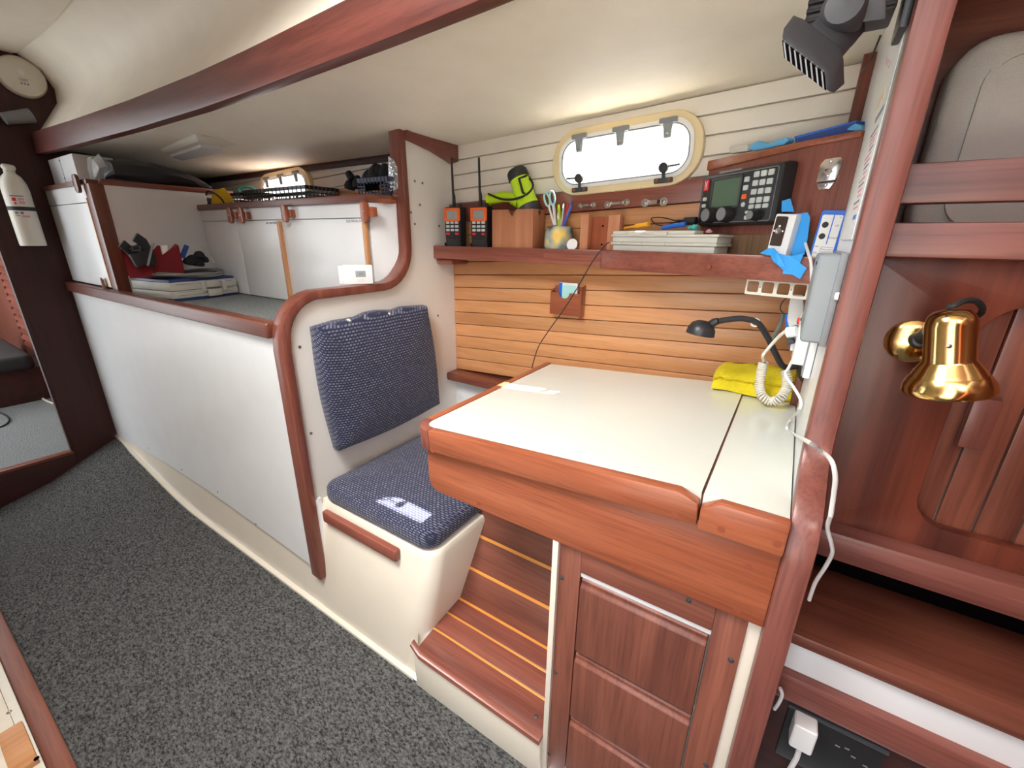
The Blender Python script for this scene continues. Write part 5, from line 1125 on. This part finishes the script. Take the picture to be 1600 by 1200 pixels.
# fire extinguisher
fe = thing('fire_extinguisher', 'white fire extinguisher strapped to the dark bulkhead', 'extinguisher', (XB+.05, .53, 1.15))
xe = XB+.052; cb_ = AX(52, 384, xe); ct = AX(20, 275, xe); rE = .048
pc = AX(47, 330, xe).y; cy = (AX(30, 384, xe).y+AX(75, 384, xe).y)/2; z0 = cb_.z; z1 = AX(16, 258, xe).z
rE = (AX(75, 384, xe).y-AX(32, 384, xe).y)/2
He = z1-z0
MB().lathe((xe, cy, z0), (0, 0, 1), [(.0001, 0), (rE*.96, 0), (rE, .006), (rE, He*.70), (rE*.93, He*.78), (rE*.7, He*.86), (rE*.42, He*.90), (rE*.40, He*.97), (.0001, He*.97)], 28).build('cylinder', 'offwhite_plastic', fe)
MB().lathe((xe, cy, z0+He*.95), (.35, .1, 1), [(.0001, 0), (rE*.48, .0), (rE*.52, .008), (rE*.44, .016), (.0001, .017)], 20).build('valve_cap', 'offwhite_plastic', fe)
MB().ring([(xe+rE*1.015*math.cos(t), cy+rE*1.015*math.sin(t), z0+He*.445) for t in [2*PI*i/28 for i in range(28)]], [(xe+rE*.99*math.cos(t), cy+rE*.99*math.sin(t), z0+He*.445) for t in [2*PI*i/28 for i in range(28)]], (0, 0, .016)).build('strap', 'black_rubber', fe)
def on_cyl(a, z): return Vector((xe+rE*1.006*math.cos(a), cy+rE*1.006*math.sin(a), z))
def label_patch(a0, a1, za, zb, mat, name='label_print'):
    MB().grid([[on_cyl(a0+(a1-a0)*i/6, za) for i in range(7)], [on_cyl(a0+(a1-a0)*i/6, zb) for i in range(7)]]).build(name, mat, fe)
label_patch(-.75, .25, z0+He*.615, z0+He*.628, 'ink_grey')
for i, (a0, a1, f0_, f1_, mt_) in enumerate(((-.65, -.35, .56, .60, 'red_plastic'), (-.55, -.4, .52, .545, 'red_plastic'), (-.2, .2, .57, .60, 'ink_pink'), (-.2, .2, .525, .56, 'ink_pink'), (-.75, -.5, .40, .43, 'ink_grey'), (-.35, -.12, .40, .43, 'ink_grey'), (-.75, -.45, .375, .385, 'ink_grey'), (-.3, .25, .36, .385, 'ink_pink'))): label_patch(a0, a1, z0+He*f0_, z0+He*f1_, mt_)
box('wall_bracket', 'dark_grey', fe, (XB+.0005, cy-.02, z0+.02), (XB+.008, cy+.02, z1-.05), .002)
# ================================================================== ON THE BERTH
# tool case
tcx0, tcx1 = AZ(205, 468, ZB).x, XL+.42
pA, pB, pC = AZ(256, 479, ZB+.001), AZ(369, 461, ZB+.001), AZ(199, 466, ZB+.001)
pA = Vector((-2.06, .705, ZB+.001)); ud = Vector((-.06, .32, 0)); WTc = .275; ud.normalize(); vd = Vector((-ud.y, ud.x, 0))
vlen = .25; HTc = AP(256, 440, pA, (vd.x, vd.y, 0)).z-ZB
MTc = frame((pA.x, pA.y, ZB+.001), ud, vd, (0, 0, 1))
tc_ = thing('tool_case', 'grey tool case with blue lid and base lying on the berth', 'case', (pA.x, pA.y, ZB+.001))
obox(MTc, 'base', 'tool_blue', tc_, (.004, .004, 0), (WTc-.004, vlen, HTc*.16), .004)
obox(MTc, 'lower_shell', 'tool_grey', tc_, (0, 0, HTc*.12), (WTc, vlen+.004, HTc*.48), .005)
obox(MTc, 'upper_shell', 'tool_grey', tc_, (0, 0, HTc*.49), (WTc, vlen+.004, HTc*.90), .005)
obox(MTc, 'lid_top', 'tool_blue', tc_, (.004, .006, HTc*.86), (WTc-.004, vlen, HTc*1.03), .006)
for z_ in (.25, .40, .78): obox(MTc, 'groove', 'mid_grey', tc_, (.02, -.0008, HTc*z_), (WTc-.02, .002, HTc*z_+.002), 0)
hd1 = obox(MTc, 'handle', 'tool_grey', tc_, (WTc*.48, -.016, HTc*.55), (WTc*.68, .002, HTc*.88), .004)
obox(MTc, 'handle_plate', 'tool_grey', tc_, (WTc*.50, -.012, HTc*.10), (WTc*.70, .002, HTc*.44), .003)
for u in (.42, .74): obox(MTc, 'latch', 'tool_grey', tc_, (WTc*u, -.010, HTc*.35), (WTc*u+.016, .002, HTc*.82), .003)
ZTc = ZB+.001+HTc*1.03
# cable coil on the case
def tcp(u, v, z): return MTc @ Vector((WTc*u, vlen*v, z-ZB-.001))
pts = []
for i in range(64):
    a = 2*PI*i/21.0; k_ = 1+.06*math.sin(i*.8); pts.append(tcp(.45+.52*k_*math.cos(a), .42+.46*k_*math.sin(a), ZTc+.006+.010*(i/63)+.006*math.sin(a*2+1)+.004))
MB().tube(smooth_path(pts, 3), .0048, 7).build('cable_coil', 'cable_grey', label='grey rubber cable coiled on the tool case', cat='cable')
# red flag, draped folds
def drape(name, mat, poly, depth, label, cat, **kw): return MB().prism(poly, depth).build(name, mat, bevel=.006, label=label, cat=cat, **kw)
def tq(px, py, v): return AP(px, py, tcp(0, v, ZB), (vd.x, vd.y, 0))
fold = [(190, 388), (200, 386), (215, 390), (235, 395), (250, 384), (262, 392), (276, 383), (279, 392), (274, 405), (258, 410), (240, 413), (215, 416), (205, 408)]
rows = []
for k_, (v, dz) in enumerate(((.25, 0), (.4, .016), (.55, -.006), (.7, .014))):
    rows.append([tq(px+3*math.sin(i*1.3+k_*2), py+(4 if k_ % 2 else 0), v)+Vector((0, 0, dz*math.sin(i*1.1+k_))) for i, (px, py) in enumerate(fold[:8])])
low = [[Vector((p.x, p.y, ZTc+.012)) for p in rows[0]]]
MB().grid(low+rows+[[Vector((p.x, p.y, ZTc+.012)) for p in rows[-1]]]).build('red_flag', 'red_cloth', label='crumpled red and white flag on the tool case', cat='flag', angle=1.3)
q = [tq(px, py, .22) for px, py in ((252, 384), (262, 383), (263, 392), (255, 398))]; wf = MB().prism(q, vd*.01).build('white_panel', 'white_paint', bpy.data.objects['red_flag'], bevel=.003)
# black harness
hn = thing('harness', 'black webbing harness with buckles piled on the tool case', 'harness', tcp(.3, .4, ZTc+.008))
for pth_, w_ in (([(191, 380), (203, 390), (213, 402), (218, 414)], .030), ([(212, 370), (224, 378), (233, 394), (238, 412)], .034), ([(205, 392), (216, 386), (228, 382)], .016), ([(207, 404), (222, 398), (238, 396)], .03), ([(212, 413), (226, 408), (244, 412)], .026)):
    P_ = [tq(px, py, .08+.03*i) for i, (px, py) in enumerate(pth_)]; tt = [(P_[min(i+1, len(P_)-1)]-P_[max(i-1, 0)]).normalized() for i in range(len(P_))]
    P_ = [Vector((p.x, p.y, max(p.z, ZTc+.014))) for p in P_]
    rings = []
    for p, t in zip(P_, tt): n_ = vd.cross(t).normalized(); rings.append([p+n_*w_/2, p-n_*w_/2, p-n_*w_/2+vd*.012, p+n_*w_/2+vd*.012])
    MB().loft(rings).build('webbing', 'black_rubber', hn, bevel=.003)
c = tq(213, 388, .03); MB().ring([c+Vector((0, 0, 0))+ud*u+Vector((0, 0, v)) for u, v in rrect(-.014, -.010, .014, .010, .003, 3)], [c+ud*u+Vector((0, 0, v)) for u, v in rrect(-.010, -.006, .010, .006, .002, 3)], vd*.004).build('buckle', 'dark_grey', hn)
MB().tube([tq(239, 380, .05), tq(231, 415, .03)], .004, 7).build('rod', 'mid_grey', hn)
gl2 = thing('glove_pile', 'black gloves and small gear at the right end of the tool case', 'gloves', tcp(.85, .4, ZTc+.01))
for k_, (px, py, r_) in enumerate(((300, 405, .022), (310, 398, .020), (318, 405, .018), (308, 410, .024), (293, 408, .02))):
    c = tq(px, py, .45); c.z = max(c.z, ZTc+.008+r_*.8); MB().lathe(c+Vector((0, 0, -r_*.7)), (.3*math.sin(k_*2), .2, 1), [(.0001, 0), (r_*.9, .002), (r_*1.1, r_*.5), (r_*.9, r_*1.1), (r_*.4, r_*1.5), (.0001, r_*1.6)], 10).build('glove', 'dark_glove', gl2)
MB().prism([tq(282, 402, .3), tq(290, 382, .3), tq(296, 385, .3), tq(289, 404, .3)], vd*.01).build('blue_strap', 'dark_blue', gl2, bevel=.002)
MB().tube(smooth_path([tq(315, 385, .4), tq(322, 392, .4), tq(330, 402, .42), tq(334, 410, .45)], 5), .003, 6).build('cord', 'offwhite_plastic', gl2)
# thermostat standing on the partition's edge
ya = 1.052
tm_ = thing('display_unit', 'white electronic unit with small grey display on the partition edge', 'monitor', (-1.15, .86, 1.06))
x_t = -1.155
t0_, t1_ = AX(541, 448, x_t), AX(602, 446, x_t)
yt0 = .845; p = AX(541, 440, -1.152); q = AX(600, 440, -1.152)
MTm = frame((-1.165, p.y, 1.0605), (.55, .83, 0), (-.83, .55, 0), (0, 0, 1))
wT = .088; hT = AX(570, 414, -1.13).z-1.0605
obox(MTm, 'case', 'white_plastic', tm_, (0, 0, 0), (wT, .022, hT), .003); obox(MTm, 'side_cap', 'white_plastic', tm_, (-.012, .004, .001), (0, .020, hT-.002), .002)
obox(MTm, 'display', 'lcd_grey', tm_, (wT*.42, -.0008, hT*.38), (wT*.76, .001, hT*.70), .0004)
text('88', 'ink_grey', tm_, MTm @ frame((wT*.60, -.0012, hT*.54), (1, 0, 0), (0, 0, 1), (0, -1, 0)), .012)
for r in range(3):
    for c in range(6): MB(MTm).lathe((wT*(.48+c*.045), -.0002, hT*(.26-r*.07)), (0, -1, 0), [(.0001, 0), (.0008, 0), (.0001, .0004)], 5).build('vent_hole', 'mid_grey', tm_)
# ================================================================== ON THE LOCKER SHELF
ZF_ = ZK+.0008
def sh(px, py, y): return AY(px, py, y)
def basket(name, mat, x0, x1, y0, y1, z0, h, label, nx, nz, flare=.006):
    t = thing(name, label, 'basket', ((x0+x1)/2, (y0+y1)/2, z0))
    b = MB(); r_ = .0022
    def ringp(s, z): f = flare*s; return [(x0-f, y0-f, z), (x1+f, y0-f, z), (x1+f, y1+f, z), (x0-f, y1+f, z)]
    MB().loft([ringp(0, z0), ringp(0, z0+.003)]).build('bottom', mat, t)
    for (s0, s1, nm) in ((.0, .14, 'lower_band'), (.80, 1.0, 'rim')):
        o0, o1 = ringp(s0, z0+h*s0), ringp(s1, z0+h*s1)
        for i in range(4):
            j = (i+1) % 4; a_, b2, c_2, d2 = map(Vector, (o0[i], o0[j], o1[j], o1[i])); cn = Vector(((x0+x1)/2, (y0+y1)/2, 0)); m_ = (a_+b2)/2; n_ = Vector((cn.x-m_.x, cn.y-m_.y, 0)).normalized()
            MB().prism([a_, b2, c_2, d2], n_*.003).build(nm, mat, t)
    for i in range(4):
        g_ = MB(); j = (i+1) % 4; a_, b2 = Vector(ringp(0, z0)[i]), Vector(ringp(0, z0)[j]); a1_, b1_ = Vector(ringp(1, z0+h)[i]), Vector(ringp(1, z0+h)[j]); N_ = nx if i % 2 == 0 else max(3, nx//2)
        for k_ in range(N_+1): u = k_/N_; g_.tube([a_+(b2-a_)*u, a1_+(b1_-a1_)*u], r_, 5)
        for k_ in range(1, nz): v = .14+.66*k_/nz; p_, q_ = a_+(a1_-a_)*v, b2+(b1_-b2)*v; g_.tube([p_, q_], r_*.8, 5)
        g_.build('lattice', mat, t)
    return t
yb0 = 1.055
a, b = sh(556, 300, yb0), sh(608, 297, yb0)
hb = sh(580, 277, yb0).z-ZF_
bk2 = basket('navy_basket', 'navy_plastic', a.x+.012, b.x-.012, yb0+.008, yb0+.12, ZF_, hb, 'navy plastic lattice basket with dark gloves on the locker shelf', 9, 4)
box('handle_opening', 'void', bk2, (a.x+.05, yb0-.001, ZF_+hb*.42), (a.x+.115, yb0+.004, ZF_+hb*.72), .002)
glv = thing('dark_gloves', 'dark work gloves heaped in and beside the navy basket', 'gloves', (a.x+.06, yb0+.06, ZF_+.02))
for k_, (px, py, r_, y_) in enumerate(((587, 272, .032, 1.12), (600, 268, .025, 1.13), (592, 266, .018, 1.12), (574, 276, .022, 1.11), (560, 284, .022, 1.15), (545, 288, .020, 1.15))):
    c = sh(px, py, y_); MB().lathe(c+Vector((0, 0, -r_)), (.4*math.sin(k_*3), .1, 1), [(.0001, 0), (r_*.9, .002), (r_*1.05, r_*.7), (r_*.8, r_*1.4), (r_*.35, r_*2), (.0001, r_*2.1)], 10).build('glove', 'dark_glove', glv)
f_ = [sh(544, 270, 1.14), sh(551, 281, 1.14)]; MB().tube([f_[0], (f_[0]+f_[1])/2, f_[1]], [.012, .014, .016], 10).build('finger', 'dark_glove', glv)
c0_, c1_ = sh(606, 242, 1.10), sh(620, 296, 1.10)
MB().prism([sh(606, 243, 1.075), sh(616, 250, 1.075), sh(621, 262, 1.075), sh(622, 296, 1.075), sh(607, 300, 1.075)], (0, .02, 0)).build('foil_pouch', 'foil', bevel=.003, label='shiny foil pouch standing beside the navy basket', cat='pouch')
a, b = sh(384, 320, 1.06), sh(480, 314, 1.06)
basket('black_crate', 'black_plastic', a.x, b.x, 1.06, 1.20, ZF_, .066, 'long black lattice tray below the berth port', 16, 4, .003)
a, b = sh(345, 322, 1.06), sh(381, 320, 1.06)
basket('black_crate', 'black_plastic', a.x, b.x-.02, 1.06, 1.20, ZF_, .060, 'short black lattice tray next to the yellow bag', 7, 4, .003)
yb_ = thing('yellow_bag', 'yellow dry bag with dark cord on the locker shelf corner', 'bag', sh(332, 318, 1.09))
yc_ = sh(332, 316, 1.08); random.seed(5); rings = []
for z_, s in ((ZF_, .95), (ZF_+.02, 1.08), (ZF_+.045, .95), (ZF_+.062, .70), (ZF_+.075, .45)):
    rings.append([(-2.262+.078*s*math.cos(t)*(1+.12*random.uniform(-1, 1)), 1.05+.030*s*math.sin(t)*(1+.12*random.uniform(-1, 1)), z_+(.012*random.uniform(-1, 1) if z_ > ZF_+.03 else 0)) for t in [2*PI*i/14 for i in range(14)]])
MB().loft(rings).build('bag_body', 'yellow_plastic', yb_, angle=1.2)
MB().tube(smooth_path([sh(322, 305, 1.01), sh(325, 299, 1.02), sh(335, 302, 1.01), sh(345, 310, 1.01), sh(352, 320, 1.01)], 5), .0035, 6).build('cord', 'black_rubber', yb_)
MB().tube(smooth_path([sh(375, 302, 1.12), sh(374, 296, 1.13), sh(382, 292, 1.14), sh(394, 294, 1.14), sh(400, 300, 1.13)], 5), .006, 8).build('teal_hose', 'teal', label='loop of teal hose in the black tray', cat='hose')
# ================================================================== ON THE FOOT LOCKER
ZC_ = 1.405
wbx = thing('white_box', 'white lidded carton on the foot locker under the ceiling', 'box', (-2.85, .70, ZC_))
xw0, xw1 = AY(62, 290, .66).x, AY(112, 280, .66).x
box('carton', 'white_laminate', wbx, (-2.97, .665, ZC_-.003), (-2.62, .80, 1.515), .003); box('lid_seam', 'mid_grey', wbx, (-2.80, .6645, ZC_), (-2.795, .666, 1.515), 0)
for z_ in (1.43, 1.50): MB().lathe((-2.795, .664, z_), (0, -1, 0), [(.0001, 0), (.006, 0), (.0001, .003)], 8).build('rivet', 'dark_grey', wbx)
bg = thing('black_bag', 'black bagged gear lying along the foot locker top', 'bag', (-2.42, .85, ZC_))
rings = []; random.seed(11)
for i, (y, s) in enumerate(((.690, .4), (.71, .85), (.78, 1.0), (.86, .95), (.94, .8), (1.02, .55), (1.08, .2))):
    rings.append([(-2.42+.085*math.cos(t)*s*(1+.1*random.uniform(-1, 1)), y, ZC_-.002+max(0, .045*s+.045*s*math.sin(t)*(1+.15*random.uniform(-1, 1)))) for t in [2*PI*k_/14 for k_ in range(14)]])
MB().loft(rings).build('bag_body', 'black_plastic', bg, angle=.5)
rings = []
for i, (y, s) in enumerate(((.668, .5), (.675, .9), (.695, 1.1), (.72, .9))):
    rings.append([(-2.455+.07*math.cos(t)*s*(1+.2*random.uniform(-1, 1)), y, ZC_-.002+max(0, .045*s+.045*s*math.sin(t)*(1+.25*random.uniform(-1, 1)))) for t in [2*PI*k_/12 for k_ in range(12)]])
MB().loft(rings).build('clear_wrap', 'clear_bag', bg, angle=.5)
# ================================================================== FORWARD CABIN, seen through the doorway
ld = thing('louvre_door', 'mahogany louvred locker door in the forward cabin', 'door', (-3.6, .70, .1))
yl = .68; xl0 = AY(41, 545, yl).x; zl0 = AY(52, 546, yl).z
box('stile', 'brown_mahogany_z', ld, (-6.2, yl, .08), (xl0, yl+.02, 1.6), .003)
box('bottom_rail', 'brown_mahogany_x', ld, (xl0, yl, .08), (-3.05, yl+.02, zl0), .003)
box('stile', 'brown_mahogany_z', ld, (-3.13, yl, zl0), (-3.05, yl+.02, 1.6), .003)
for i in range(24):
    z = zl0+i*.052; MB().prism([(xl0, yl-.004, z), (xl0, yl+.018, z+.036), (xl0, yl+.018, z+.046), (xl0, yl-.004, z+.012)], (-3.13-xl0, 0, 0)).build('louvre', 'mahogany_x', ld)
sq2 = MB().loft(slab(rrect(-5.3, .10, -4.35, .60, .05, 5), .30, .40, .03, .01)).build('settee_cushion', 'black_rubber', label='dark settee cushion in the forward cabin', cat='cushion', angle=1.2)
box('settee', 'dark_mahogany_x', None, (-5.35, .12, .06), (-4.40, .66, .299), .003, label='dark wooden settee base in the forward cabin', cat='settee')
MB().tube(smooth_path([AZ(-30, 640, .064), AZ(0, 645, .064), AZ(14, 655, .064), AZ(6, 665, .064), AZ(-20, 672, .064)], 6), .005, 6).build('extension_lead', 'black_rubber', label='black cord lying on the forward cabin carpet', cat='cord')
MB().tube(smooth_path([AZ(58, 613, .067), AZ(66, 622, .067), AZ(77, 628, .067), AZ(90, 632, .067)], 6), .007, 6).build('trim_2', 'cream', kind='structure', label='pale cream liner edge in the forward cabin')
